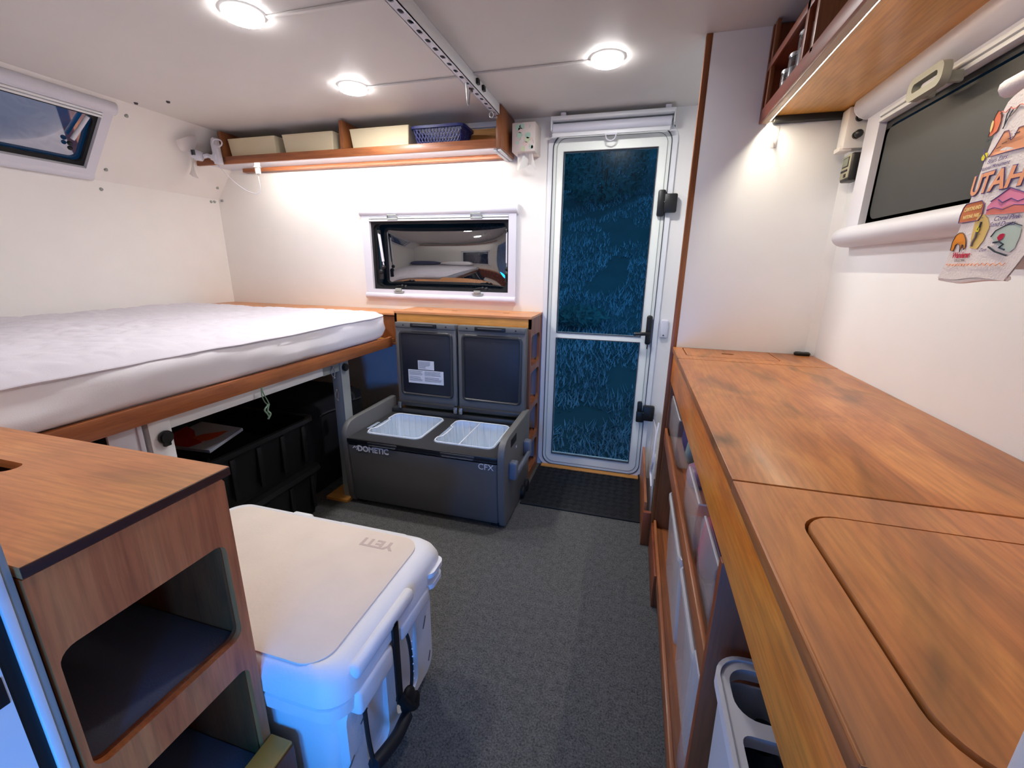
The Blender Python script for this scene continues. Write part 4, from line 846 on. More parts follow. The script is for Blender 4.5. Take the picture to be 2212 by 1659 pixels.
# ------------------------------------------------------------------ white cooler
t = thing('cooler', 'large scuffed white hard cooler with beige padded lid standing on the carpet', 'cooler', (-0.87, 0.73, 0))
LX0, LX1, LY0, LY1 = -1.245, -0.476, 0.509, 1.003
b = MB(); b.rloft([(0.012, -1.205, -0.528, 0.549, 0.935, 0.045), (0.03, -1.212, -0.520, 0.542, 0.943, 0.05), (0.20, -1.218, -0.510, 0.534, 0.949, 0.05), (0.318, -1.222, -0.503, 0.529, 0.955, 0.05)], n=7, cap1=True); b.build('cooler_body', M['cooler'], t)
b = MB(); b.rloft([(0.308, -1.232, -0.492, 0.518, 0.967, 0.052), (0.312, -1.238, -0.486, 0.512, 0.973, 0.055), (0.345, -1.240, -0.482, 0.510, 0.977, 0.055), (0.350, -1.234, -0.488, 0.516, 0.971, 0.052)], n=7); b.build('body_rim', M['cooler'], t)
b = MB(); b.rloft([(0.352, LX0+0.006, LX1-0.006, LY0+0.006, LY1-0.012, 0.055), (0.357, LX0, LX1, LY0, LY1-0.006, 0.06), (0.392, LX0+0.002, LX1-0.002, LY0+0.002, LY1-0.008, 0.06), (0.410, LX0+0.010, LX1-0.010, LY0+0.010, LY1-0.014, 0.062), (0.421, LX0+0.024, LX1-0.026, LY0+0.020, LY1-0.022, 0.060), (0.4255, LX0+0.040, LX1-0.044, LY0+0.030, LY1-0.034, 0.055), (0.4225, LX0+0.046, LX1-0.056, LY0+0.034, LY1-0.040, 0.055)], n=8); ld_ = b.build('cooler_lid', M['cooler'], t)
PX0, PX1, PY0, PY1 = LX0+0.046, -0.536, LY0+0.024, LY1-0.040
b = MB(); b.rloft([(0.420, PX0, PX1, PY0, PY1, 0.055), (0.4265, PX0, PX1, PY0, PY1, 0.055), (0.4275, PX0+0.003, PX1-0.003, PY0+0.003, PY1-0.003, 0.053)], n=8); pad = b.build('lid_pad', M['pad'], ld_)
text('brand_lettering', 'YETI', 0.046, M['padink'], Matrix(((-1, 0, 0, -0.648), (0, -1, 0, 0.912), (0, 0, 1, 0.4278), (0, 0, 0, 1))), t, ext=0.0003, bold=0.0016, sx=1.15)
for (x, w) in ((-1.02, 0.075),): b = MB(); b.box((x, LY1-0.022, 0.355), (x+w, LY1+0.004, 0.413), 0.010, 3); b.build('hinge_block', M['cooler'], ld_)
b = MB(); b.box((-0.84, LY1-0.022, 0.360), (-0.60, LY1-0.002, 0.412), 0.010, 3); b.build('hinge_block', M['cooler'], ld_)
b = MB(); b.plate(rrect(-0.540, -0.466, 0.880, 0.965, 0.022, 5), [rrect(-0.494, -0.484, 0.915, 0.928, 0.0045, 4)], 'Z', 0.372, 0.386); b.build('tie_down_tab', M['cooler'], t)
b = MB(); b.plate(rrect(-0.540, -0.468, 0.880, 0.960, 0.022, 5), [rrect(-0.494, -0.484, 0.915, 0.928, 0.0045, 4)], 'Z', 0.335, 0.350); b.build('tie_down_tab', M['cooler'], t)
# raised lip sections over the handle side, recessed side pocket
b = MB(); b.box((-0.500, 0.56, 0.382), (-0.470, 0.80, 0.418), 0.014, 3); b.build('lid_grip', M['cooler'], ld_)
b = MB(); b.box((-0.505, 0.735, 0.305), (-0.474, 0.885, 0.352), 0.010, 3); b.box((-0.505, 0.56, 0.290), (-0.470, 0.690, 0.352), 0.010, 3); b.build('side_lip', M['cooler'], t)
b = MB(); b.plate(rrect(0.545, 0.925, 0.035, 0.315, 0.04), [rrect(0.60, 0.69, 0.06, 0.285, 0.03), rrect(0.725, 0.84, 0.06, 0.285, 0.03)], 'X', -0.522, -0.498); b.build('side_frame', M['cooler'], t)
b = MB(); b.box((-0.476, 0.692, 0.160), (-0.470, 0.716, 0.395), 0.002); b.box((-0.482, 0.694, 0.385), (-0.470, 0.714, 0.402), 0.003); b.build('latch_strap', M['blackr'], t)
b = MB(); b.tube(ctrl([(-0.498, 0.765, 0.318), (-0.478, 0.762, 0.300), (-0.472, 0.764, 0.24), (-0.470, 0.760, 0.18), (-0.468, 0.748, 0.140)]), 0.0045, 6); b.build('rope', M['black'], t)
for k in range(6): b = MB(); b.ball((-0.4665, 0.763, 0.285-k*0.024), 0.0022, 6); b.build('rope_fleck', M['white'], t)
b = MB(); b.ball((-0.470, 0.735, 0.125), 0.026, 12, (0.6, 1.1, 1.5)); b.ball((-0.468, 0.758, 0.095), 0.02, 10, (0.7, 1.2, 1.2)); b.tube(ctrl([(-0.472, 0.704, 0.17), (-0.466, 0.715, 0.14), (-0.464, 0.74, 0.10), (-0.468, 0.765, 0.075)]), 0.012, 8); b.build('knot', M['blackr'], t)
b = MB(); b.tube(ctrl([(-0.462, 0.572, 0.140), (-0.458, 0.610, 0.128), (-0.458, 0.660, 0.110), (-0.464, 0.715, 0.100)]), 0.0155, 10); b.build('rope_handle_grip', plain('dark_navy_grip', (20, 24, 34), 0.5), t)
b = MB(); b.tube(ctrl([(-0.464, 0.575, 0.140), (-0.480, 0.585, 0.20), (-0.495, 0.60, 0.29)]), 0.005, 6); b.build('rope', M['black'], t)
for k, (y, z, l, a) in enumerate(((0.885, 0.22, 0.035, 1.1), (0.905, 0.08, 0.03, 1.2), (0.60, 0.235, 0.03, 0.5), (0.572, 0.335, 0.006, 1.2), (0.545, 0.17, 0.03, 0.5))):
    dy, dz = math.cos(a)*l, math.sin(a)*l; b = MB(); b.tube([(-0.4975 if 0.35 > z else -0.478, y-dy*.5, z-dz*.5), (-0.4965, y, z+0.001), (-0.4975, y+dy*.5, z+dz*.5)], 0.0016, 5, flat=1.0); b.build('scuff', M['scuff'], t)
b = MB(); b.box((-0.60, 0.552, 0.001), (-0.53, 0.62, 0.014), 0.003); b.build('foot', M['blackr'], t)
b = MB(); b.box((-1.2, 0.55, 0.001), (-1.12, 0.60, 0.014), 0.003); b.build('foot', M['blackr'], t)

# ------------------------------------------------------------------ left step cabinet beside the pass-through
t = thing('step_cabinet', 'wooden cabinet with open shelf slots in the left foreground beside the pass-through', 'cabinet', (-0.95, 0.38, 0))
CX, C0, C1 = -0.660, 0.246, 0.5075
sl = [rrect(0.254, 0.489, 0.518, 0.722, 0.020, 5), rrect(0.254, 0.489, 0.195, 0.447, 0.020, 5)]
b = MB(); b.plate([(C0, 0.0), (C1, 0.0), (C1, 0.832), (C1-0.004, 0.838), (C0, 0.838)], sl, 'X', CX-0.012, CX); b.build('front_panel', M['cabside'], t)
b = MB(); b.plate([(C0+0.001, 0.0), (C1-0.002, 0.0), (C1-0.002, 0.838), (C0+0.001, 0.838)], [rrect(0.256, 0.487, 0.520, 0.720, 0.02, 5), rrect(0.256, 0.487, 0.197, 0.445, 0.02, 5)], 'X', CX-0.018, CX-0.0125); b.build('panel_lip', M['darkwz'], t)
b = MB(); b.box((-1.31, C1-0.016, 0), (CX-0.018, C1-0.002, 0.838)); b.build('side_panel', M['darkwz'], t)
b = MB(); b.box((-1.31, C0, 0), (CX-0.018, C0+0.012, 0.838)); b.build('side_panel', M['darkwz'], t)
b = MB(); b.box((-1.31, C0+0.012, 0), (-1.296, C1-0.016, 0.838)); b.build('back_panel', M['darkwz'], t)
for z in (0.500, 0.180): 
    b = MB(); b.box((-1.296, C0+0.012, z), (CX-0.018, C1-0.016, z+0.014)); s_ = b.build('shelf', M['darkw'], t)
    b = MB(); b.box((-1.290, C0+0.013, z+0.014), (CX-0.022, C1-0.017, z+0.0165), 0.001); b.build('shelf_lining', M['greyfelt'], s_)
b = MB(); b.plate([(-1.285, C0-0.001), (CX+0.006, C0-0.001), (CX+0.006, C1+0.008), (-1.285, C1+0.008)], [rrect(-1.125, -0.985, 0.385, 0.418, 0.016, 6)], 'Z', 0.842, 0.858)
tp = b.build('top', M['cabtop'], t)
b = MB(); b.box((CX+0.0058, C0-0.001, 0.8425), (CX+0.0075, C1+0.0085, 0.8572), 0.0008); b.build('edge_band', M['edge'], tp)
b = MB(); b.box((-1.312, C0-0.001, 0.842), (-1.288, C1+0.008, 0.8585), 0.001); b.build('top', M['cabtop'], t)
b = MB(); b.box((CX-0.03, C0+0.004, 0.836), (CX-0.008, C1-0.002, 0.842)); b.build('shadow_gap', M['edge'], t)
b = MB(); b.box((-0.655, 0.395, 0.001), (-0.600, 0.506, 0.238)); fb = thing('floor_box', 'small dark wooden box with pale top between the step cabinet and the cooler', 'box', (-0.63, 0.45, 0)); b.build('box_body', M['darkwz'], fb)
b = MB(); b.box((-0.656, 0.394, 0.238), (-0.604, 0.5065, 0.246), 0.001); b.build('top_board', plain('honey_varnished_board', (226, 150, 62), 0.4), fb)

# ------------------------------------------------------------------ kitchen cabinet and worktop, right
t = thing('kitchen_cabinet', 'long wooden kitchen cabinet with open shelves beneath the worktop on the right', 'cabinet', (0.4, 1.0, 0))
AX = 0.165
b = MB(); b.box((AX, 0.2425, 0.768), (AX+0.016, 1.749, 0.888), 0.0015); b.build('apron', M['apron'], t)
b = MB(); b.box((0.168, 1.732, 0.0), (RW-0.002, 1.749, 0.768)); b.build('end_panel', M['brownz'], t)
b = MB(); b.box((0.163, 0.622, 0.001), (RW-0.002, 0.6395, 0.7675), 0.001); b.build('upright', M['darkwz'], t)
b = MB(); b.box((0.56, 0.640, 0.0), (0.572, 1.732, 0.768)); b.build('back_panel', M['brown'], t)
b = MB(); b.box((0.56, 0.2425, 0.0), (0.572, 0.622, 0.768)); b.build('back_panel', M['brown'], t)
b = MB(); b.box((0.173, 0.640, 0.530), (0.56, 1.732, 0.544)); b.build('shelf', M['brown'], t)
b = MB(); b.box((0.164, 0.640, 0.524), (0.173, 1.732, 0.576), 0.0015); b.build('shelf_lip', M['brown'], t)
b = MB(); b.box((0.172, 0.2425, 0.100), (0.56, 1.732, 0.114)); b.build('shelf', M['brown'], t)
b = MB(); b.box((0.162, 0.640, 0.096), (0.172, 1.732, 0.150), 0.0015); b.build('shelf_lip', M['brown'], t)
b = MB(); b.box((0.153, 1.385, 0.001), (0.162, 1.732, 0.135), 0.001); b.box((0.1625, 1.385, 0.001), (0.205, 1.397, 0.095), 0.001); b.build('toe_board', M['darkwz'], t)
b = MB(); b.box((0.40, 0.2425, 0.001), (0.414, 1.732, 0.0995)); b.build('plinth', M['darkw'], t)
b = MB(); b.box((0.118, 1.775, 0.009), (0.130, 2.40, 0.205), 0.0015); o = thing('low_board', 'low brown wooden board standing on edge between wardrobe end and entry door', 'board', (0.124, 2.1, 0)); b.build('board', M['brown'], o)
b = MB(); b.box((0.118, 1.754, 0.001), (0.150, 1.774, 0.165), 0.001); b.build('end_block', M['darkwz'], o)
b = MB(); b.prism([(1.85, 0.009), (2.30, 0.009), (2.28, 0.42), (2.05, 0.45), (1.92, 0.36)], 'X', 0.150, 0.158, bev=0.002); tag(b.build('plastic_sheet', M['frost']), 'translucent white plastic sheet tucked behind the low board by the door', 'plastic sheet')
b = MB(); b.tube(ctrl([(0.160, 2.0, 0.50), (0.150, 1.96, 0.42), (0.147, 1.93, 0.33), (0.145, 1.97, 0.26), (0.150, 1.90, 0.22)]), 0.005, 6); tag(b.build('white_cable', M['white']), 'white cable drooping between the entry door and the wardrobe end', 'cable')

t = thing('worktop', 'glossy acacia worktop with lift-out lids running along the right wall', 'worktop', (0.4, 1.0, 0.889))
TX = 0.159
b = MB(); b.plate([(TX, 1.525), (RW-0.002, 1.525), (RW-0.002, 1.749), (TX, 1.749)], [rrect(0.192, 0.490, 1.583, 1.744, 0.016, 4)], 'Z', 0.889, CZ); b.build('worktop_panel', M['counter'], t)
b = MB(); b.plate(rrect(0.1955, 0.4865, 1.5865, 1.7425, 0.014, 4), [rrect(0.318, 0.360, 1.652, 1.670, 0.0085, 5)], 'Z', 0.890, CZ); b.build('hatch_lid', M['counter'], t)
b = MB(); b.box((TX, 0.6265, 0.889), (RW-0.002, 1.5215, CZ), 0.0015); b.build('worktop_panel', M['counter'], t)
LIDP = rrect(0.216, 0.606, 0.250, 0.557, 0.048, 8)
b = MB(); b.plate([(TX, 0.2428), (RW-0.002, 0.2428), (RW-0.002, 0.622), (TX, 0.622)], [LIDP], 'Z', 0.889, CZ-0.0005); b.build('worktop_panel', M['counter'], t)
b = MB(); b.rloft([(0.884, 0.220, 0.602, 0.254, 0.553, 0.044), (CZ-0.001, 0.220, 0.602, 0.254, 0.553, 0.044), (CZ+0.0012, 0.2215, 0.6005, 0.2555, 0.5515, 0.0425)], n=8); b.build('sink_lid', M['counter'], t)
b = MB(); b.box((0.20, 0.2428, 0.868), (0.62, 0.585, 0.8835)); b.build('lid_support', M['edge'], t)
b = MB(); b.box((0.18, 1.50, 0.876), (0.62, 1.748, 0.8888)); b.build('lid_support', M['edge'], t)
b = MB(); b.box((TX-0.0012, 0.2432, 0.8892), (TX+0.004, 0.6215, CZ+0.0002), 0.002); b.build('edge_strip', M['counter'], t)
t = thing('counter_puck', 'small black oval puck on the worktop in the far right corner', 'puck', (0.600, 1.735, CZ))
b = MB(); b.rloft([(CZ+0.0005, 0.570, 0.618, 1.716, 1.742, 0.012), (CZ+0.008, 0.568, 0.620, 1.714, 1.744, 0.013), (CZ+0.012, 0.572, 0.616, 1.718, 1.740, 0.011)]); b.build('puck_body', M['black'], t)
b = MB(); b.box((0.588, 1.725, CZ+0.0118), (0.602, 1.735, CZ+0.0132), 0.0005); b.build('socket', M['metal'], t)

# clear trays and their contents
def tray(y0, y1, z0, z1, x0, lb, cont):
    t = thing('clear_tray', lb, 'tray', (x0+0.1, (y0+y1)/2, z0), 'clear acrylic trays on the kitchen shelves')
    d = 0.17; th = 0.003
    prof = [(x0+0.020, z0), (x0+0.008, z0+0.010), (x0+0.002, z0+0.05), (x0, z1-0.012), (x0+0.003, z1-0.002), (x0+0.010, z1)]
    outer = prof; inner = [(x+th, z+(th if i < 2 else 0)) for i, (x, z) in enumerate(prof)]
    b = MB(); b.loft([[(x, y, z) for x, z in outer+inner[::-1]] for y in (y0, y1)]); b.build('front_wall', M['clear'], t)
    for y in (y0, y1-0.003): b = MB(); b.prism([(x0+0.020, z0), (x0+d, z0), (x0+d, z1), (x0+0.004, z1), (x0+0.001, z1-0.012), (x0+0.008, z0+0.010)], 'Y', y, y+0.003); b.build('side_wall', M['clear'], t)
    b = MB(); b.box((x0+0.02, y0, z0), (x0+d, y1, z0+0.003)); b.build('base', M['clear'], t)
    b = MB(); b.tube([(x0+0.006, y0, z1), (x0+0.006, y1, z1)], 0.0028, 6); b.tube([(x0+0.006, y0, z1), (x0+d, y0, z1)], 0.0022, 6); b.build('bright_edge', M['frost'], t)
tray(1.43, 1.72, 0.545, 0.715, 0.1745, 'clear acrylic tray farthest along the middle kitchen shelf, nearest the wardrobe', 0)
tray(0.935, 1.13, 0.545, 0.690, 0.1745, 'clear acrylic tray in the middle of the middle kitchen shelf', 0)
tray(0.700, 0.860, 0.545, 0.705, 0.1745, 'clear acrylic tray nearest the camera on the middle kitchen shelf', 0)
tray(0.655, 0.760, 0.115, 0.460, 0.1735, 'clear acrylic tray on the lower kitchen shelf close to the dark upright', 0)
def pouch(name, c, s, col, lb, cat, rough=0.5):
    b = MB(); b.rloft([(c[2], c[0]-s[0]*.8, c[0]+s[0]*.8, c[1]-s[1]*.8, c[1]+s[1]*.8, min(s[:2])*.5), (c[2]+s[2]*.3, c[0]-s[0], c[0]+s[0], c[1]-s[1], c[1]+s[1], min(s[:2])*.6), (c[2]+s[2]*.8, c[0]-s[0]*.9, c[0]+s[0]*.9, c[1]-s[1]*.9, c[1]+s[1]*.9, min(s[:2])*.6), (c[2]+s[2], c[0]-s[0]*.4, c[0]+s[0]*.4, c[1]-s[1]*.6, c[1]+s[1]*.6, min(s[:2])*.3)])
    for v in b.bm.verts:
        if v.co.z > c[2]+0.005: v.co += Vector((0.004, 0.006, 0.004))*noise.noise(v.co*22)
    tag(b.build(name, plain(name+'_m', col, rough), ang=70), lb, cat)
pouch('purple_pouch', (0.262, 1.60, 0.549), (0.045, 0.05, 0.11), (84, 66, 124), 'purple pouch standing in the farthest clear tray', 'pouch')
pouch('mint_packet', (0.262, 1.49, 0.549), (0.045, 0.020, 0.09), (150, 176, 164), 'pale mint packet in the farthest clear tray', 'packet')
pouch('pink_bag', (0.245, 1.335, 0.545), (0.036, 0.045, 0.062), (170, 126, 150), 'pink and clear plastic bag between the two farthest trays', 'bag', 0.3)
pouch('red_cloth', (0.222, 0.898, 0.545), (0.036, 0.028, 0.15), (170, 24, 60), 'crimson cloth stuffed between two clear trays on the middle shelf', 'cloth', 0.8)
b = MB(); b.tube([(0.262+0.030*math.cos(a), 0.79+0.030*math.sin(a), 0.64) for a in [k*PI/8 for k in range(16)]], 0.004, 6, closed=True); b.cyl((0.262, 0.79, 0.549), (0.262, 0.79, 0.64), 0.029, n=20); tag(b.build('black_jar', M['black']), 'black cylindrical jar standing in the nearest clear tray', 'jar')
# frosted boxes on the lower shelf
for i, (y0, y1, lb) in enumerate(((1.10, 1.50, 'long frosted plastic box on the lower kitchen shelf, farther one'), (0.775, 1.085, 'long frosted plastic box on the lower kitchen shelf, nearer one'))):
    t = thing('frosted_box', lb, 'box', (0.26, (y0+y1)/2, 0.1145), 'frosted boxes on the lower kitchen shelf'); X0 = 0.180
    b = MB(); b.rloft([(0.115, X0+0.02, 0.38, y0+0.015, y1-0.015, 0.02), (0.405, X0+0.006, 0.394, y0+0.004, y1-0.004, 0.022), (0.405, X0+0.008, 0.392, y0+0.006, y1-0.006, 0.02), (0.12, X0+0.022, 0.378, y0+0.017, y1-0.017, 0.018)]); b.build('box_body', M['frost'], t)
    b = MB(); b.rloft([(0.404, X0, 0.40, y0, y1, 0.026), (0.418, X0, 0.40, y0, y1, 0.026), (0.420, X0+0.006, 0.394, y0+0.006, y1-0.006, 0.02), (0.414, X0+0.012, 0.388, y0+0.012, y1-0.012, 0.018)]); b.build('box_lid', M['frost'], t)

# white bin under the near end of the worktop
t = thing('white_bin', 'white plastic bin with slotted top under the near end of the worktop', 'bin', (0.30, 0.42, 0.115))
b = MB(); b.rloft([(0.115, 0.180, 0.43, 0.262, 0.572, 0.03), (0.590, 0.171, 0.442, 0.256, 0.585, 0.035), (0.590, 0.175, 0.438, 0.260, 0.581, 0.032), (0.13, 0.186, 0.426, 0.27, 0.566, 0.028)]); b.build('bin_body', plain('grey_white_plastic', (190, 194, 206), 0.4), t)
b = MB(); slots = [rrect(0.184, 0.430, y, y+0.058, 0.012, 4) for y in (0.268, 0.348, 0.428)]+[rrect(0.184, 0.430, 0.508, 0.590, 0.030, 6)]
b.plate(rrect(0.168, 0.446, 0.250, 0.607, 0.045, 8), slots, 'Z', 0.592, 0.612); b.build('slotted_rim', M['white'], t)
b = MB(); b.plate(rrect(0.1655, 0.4485, 0.2475, 0.6095, 0.047, 8), [rrect(0.1715, 0.4425, 0.2535, 0.6035, 0.042, 8)], 'Z', 0.596, 0.6155); b.build('rim_bead', M['white'], t)
for i, (x, y) in enumerate(((0.235, 0.545), (0.235, 0.46), (0.235, 0.38))):
    tt = thing('dark_bottle', ('dark bottle in the white bin, farthest from the camera', 'dark bottle in the middle of the white bin', 'dark bottle in the white bin, nearest the camera')[i], 'bottle', (x, y, 0.131), 'bottles in the white bin')
    b = MB(); b.cyl((x, y, 0.1315), (x, y, 0.50), 0.034, n=20, bev=0.004); b.cyl((x, y, 0.50), (x, y, 0.53), 0.034, 0.016, n=20); b.build('bottle_body', plain('bottle_blue%d' % i, (44, 52, 84), 0.3), tt)
    b = MB(); b.cyl((x, y, 0.53), (x, y, 0.560), 0.017, n=16, bev=0.002); b.build('bottle_cap', M['black'], tt)

# ------------------------------------------------------------------ upper shelf unit, right
t = thing('wall_shelf_unit', 'stained wooden overhead shelf unit above the worktop with a warm LED strip', 'shelf', (0.5, 1.0, 1.68))
UX = 0.345
b = MB(); b.box((UX, 0.30, 1.665), (UX+0.007, 1.750, 1.703), 0.001); b.build('front_rail', M['darkw'], t)
b = MB(); b.box((UX+0.007, 0.30, 1.6645), (0.372, 1.748, 1.680), 0.001); b.build('led_channel', plain('beige_channel', (196, 172, 146), 0.5), t)
b = MB(); b.box((UX+0.007, 0.30, 1.6805), (RW-0.001, 1.750, 1.692)); b.build('bottom_board', M['under'], t)
b = MB(); b.grid(lambda u, v: (0.3735+0.0036*u, 0.30+1.44*v, 1.6705), 1, 1); b.build('led_strip', M['ledr'], t)
b = MB(); b.box((0.3725, 0.30, 1.6708), (0.3790, 1.741, 1.6803)); b.build('led_backing', M['white'], t)
b = MB(); b.box((0.385, 1.722, 1.6625), (0.61, 1.7495, 1.6805), 0.002); b.build('end_strip', M['blackr'], t)
b = MB(); b.box((RW-0.014, 0.30, 1.672), (RW-0.001, 1.72, 1.6805)); b.build('wall_batten', M['under'], t)
b = MB(); b.box((UX, 1.735, 1.692), (RW-0.002, 1.7495, CEIL-0.004)); b.build('end_board', M['darkwz'], t)
b = MB(); b.box((UX, 1.30, 1.692), (0.440, 1.318, CEIL-0.004), 0.001); b.build('side_board', M['brownz'], t)
b = MB(); b.box((UX, 1.372, 1.703), (UX+0.012, 1.392, CEIL-0.004), 0.001); b.build('stile', M['darkwz'], t)
b = MB(); b.box((UX, 1.318, 1.810), (UX+0.010, 1.735, 1.832), 0.001); b.build('shelf_rail', M['darkw'], t)
b = MB(); b.box((UX+0.010, 1.318, 1.812), (0.44, 1.735, 1.820)); b.build('shelf', M['darkw'], t)
b = MB(); b.box((0.44, 1.318, 1.692), (0.448, 1.735, CEIL-0.004)); b.build('back_board', M['darkw'], t)
b = MB(); b.box((UX+0.001, 1.695, 1.703), (UX+0.012, 1.712, 1.810), 0.001); b.box((UX+0.001, 1.700, 1.832), (UX+0.012, 1.720, CEIL-0.004), 0.001); b.build('stile', M['brownz'], t)
for i, (y, r, h) in enumerate(((1.63, 0.022, 0.07), (1.56, 0.024, 0.085), (1.47, 0.028, 0.10))):
    tt = thing('glass_jar', ('small glass jar on the right overhead shelf nearest the wardrobe', 'glass jar in the middle of the row on the right overhead shelf', 'tallest glass jar on the right overhead shelf')[i], 'jar', (0.385, y, 1.692), 'glass jars on the overhead shelf')
    b = MB(); b.cyl((0.385, y, 1.6925), (0.385, y, 1.6925+h), r, n=20, bev=0.003); b.build('jar_body', M['clear'], tt)
    b = MB(); b.cyl((0.385, y, 1.694), (0.385, y, 1.694+h*0.7), r-0.003, n=16); b.build('jar_contents', M['seal'], tt)
    b = MB(); b.cyl((0.385, y, 1.6925+h), (0.385, y, 1.6925+h+0.010), r+0.001, n=20, bev=0.002); b.build('jar_lid', M['metal'], tt)
tt = thing('picture_card', 'pale upright card leaning in the right overhead shelf beside the jars', 'card', (0.38, 1.41, 1.692)); b = MB(); b.box((0.362, 1.395, 1.6925), (0.40, 1.402, 1.79), 0.001); b.build('card', M['paper'], tt)
b = MB(); b.box((0.365, 1.52, 1.8205), (0.43, 1.66, 1.862), 0.006); tag(b.build('red_box', plain('deep_red_box', (110, 26, 34), 0.6)), 'deep red box on the upper level of the right overhead shelf', 'box')

# adhesive hook on the wardrobe panel
t = thing('adhesive_hook', 'clear adhesive hook on the wardrobe panel below the shelf unit', 'hook', (0.402, 1.75, 1.6))
b = MB(); b.box((0.390, 1.7465, 1.592), (0.410, 1.751, 1.658), 0.002, 3); b.build('hook_plate', M['frost'], t)
b = MB(); b.tube(ctrl([(0.400, 1.745, 1.62), (0.400, 1.736, 1.605), (0.400, 1.726, 1.602), (0.400, 1.722, 1.612)]), 0.004, 6); b.build('hook_arm', M['frost'], t)
# junction box and meter on the right wall
t = thing('junction_box', 'white junction box with two black cable glands high in the right corner', 'electrical box', (0.60, 1.71, 1.56))
b = MB(); b.box((0.572, 1.668, 1.562), (RW-0.001, 1.720, 1.676), 0.004); b.box((0.566, 1.674, 1.556), (0.600, 1.719, 1.571), 0.004); b.build('box_body', M['wall'], t)
for z in (1.644, 1.597):
    b = MB(); b.cyl((0.600, 1.668, z), (0.600, 1.656, z), 0.011, n=12, bev=0.002); b.ball((0.600, 1.648, z), 0.0115, 12, (1, 1.1, 1)); b.build('cable_gland', M['black'], t)
t = thing('battery_meter', 'small dark meter with a grey LCD on the right wall beside the window', 'meter', (0.62, 1.67, 1.47))
b = MB(); b.box((0.596, 1.648, 1.470), (RW-0.001, 1.712, 1.548), 0.006, 3); b.build('meter_case', M['black'], t)
b = MB(); b.box((0.5935, 1.652, 1.478), (0.598, 1.707, 1.545), 0.004); b.build('meter_face', plain('olive_grey_face', (168, 164, 140), 0.4), t)
b = MB(); b.box((0.5925, 1.659, 1.510), (0.595, 1.701, 1.539), 0.001); b.build('lcd_bezel', M['black'], t)
b = MB(); b.box((0.5915, 1.662, 1.513), (0.594, 1.698, 1.536), 0.0006); b.build('lcd', plain('grey_lcd', (128, 134, 118), 0.25), t)
for k in range(4): b = MB(); b.box((0.591, 1.660+k*0.011, 1.497), (0.594, 1.668+k*0.011, 1.503), 0.001); b.build('button', M['black'], t)
b = MB(); b.box((0.591, 1.665, 1.481), (0.594, 1.677, 1.491), 0.001); b.build('button', M['black'], t)

# ------------------------------------------------------------------ tea towel
t = thing('tea_towel', 'white waffle tea towel with colourful travel sketches hanging at the right edge', 'towel', (0.48, 0.78, 1.45))
TW = 0.470
def fx(y, z): 
    d = 0.883-y; return TW + 0.004*math.sin(d*42+z*6) + 0.003*math.sin(d*17+1) 
def yl(z): v = (1.445-z)/0.255; return 0.822+0.062*v - (0.018*max(0, 1-v*9)**2)
def yr(z): v = (1.445-z)/0.255; return 0.600+0.142*v
def tf(u, v):
    z = 1.448-0.256*v - 0.002*math.sin(u*7)*v; y = yl(z)+(yr(z)-yl(z))*u
    if v < 0.08: z -= 0.010*(1-v/0.08)*max(0, 1-u*5)
    return (fx(y, z), y, z)
M['towel'] = plain('waffle_towel', (238, 229, 228), 0.95, bump=0.5, bscale=350)
b = MB(); b.grid(lambda u, v: tf(u, v), 36, 36); b.grid(lambda u, v: (tf(u, v)[0]+0.0022, tf(u, v)[1], tf(u, v)[2]), 36, 36); b.build('front_layer', M['towel'], t, ang=80)
def tb(u, v):
    z = 1.452-0.246*v; y = 0.775-0.05*0+(0.56-0.775)*u; return (0.497+0.004*math.sin(u*20), y, z)
b = MB(); b.grid(tb, 20, 20); b.build('back_layer', M['towel'], t, ang=80)
b = MB(); b.tube([(0.474, 0.842, 1.448), (0.480, 0.80, 1.453), (0.484, 0.70, 1.456), (0.484, 0.56, 1.456)], 0.012, 10); b.build('top_fold', M['towel'], t)
b = MB(); b.tube([(fx(yl(1.192)+(yr(1.192)-yl(1.192))*k/20, 1.192)+0.004, yl(1.192)+(yr(1.192)-yl(1.192))*k/20, 1.191-0.003*math.sin(k/20*5)) for k in range(21)], 0.0035, 6); b.build('hem', M['towel'], t)
tt = thing('towel_bar', 'dark grey-green bar holding the tea towel under the right overhead shelf', 'bar', (0.49, 0.76, 1.46))
b = MB(); b.tube([(0.490, 0.860, 1.462), (0.490, 0.50, 1.462)], 0.005, 8); b.build('bar', M['metal'], tt)
b = MB(); b.box((0.482, 0.772, 1.462), (0.498, 0.796, 1.680), 0.004); b.box((0.482, 0.52, 1.462), (0.498, 0.544, 1.680), 0.004); b.build('hanger', plain('dark_sage_hanger', (70, 76, 62), 0.5), tt)
inks = {k: plain('towel_ink_'+k, c, 0.9) for k, c in dict(orange=(240, 168, 128), red=(234, 128, 92), brown=(200, 116, 72), pink=(236, 142, 176), salmon=(228, 132, 120), purple=(92, 78, 140), tan=(222, 190, 116), amber=(230, 142, 40), yellow=(232, 220, 40), slate=(56, 66, 80), ice=(186, 204, 196), crimson=(190, 30, 70), cream=(244, 222, 150), grey=(128, 120, 116)).items()}
def on(y, z, off=0.0012): return Vector((fx(y, z)-off, y, z))
def patch(name, pts, ink, off=0.0012):   # pts: (y, z) outline in metres, triangulated flat print on the cloth
    b = MB(); t0 = bmesh.new(); tr = tessellate_polygon([[Vector((p[0], p[1], 0)) for p in pts]]); V = [t0.verts.new(on(p[0], p[1], off)) for p in pts]
    for f in tr:
        try: t0.faces.new([V[i] for i in f])
        except ValueError: pass
    b._merge(t0); return b.build(name, inks[ink], t)
def line(name, pts, ink, r=0.0006): b = MB(); b.tube([on(p[0], p[1], 0.0016) for p in pts], r, 4); return b.build(name, inks[ink], t)
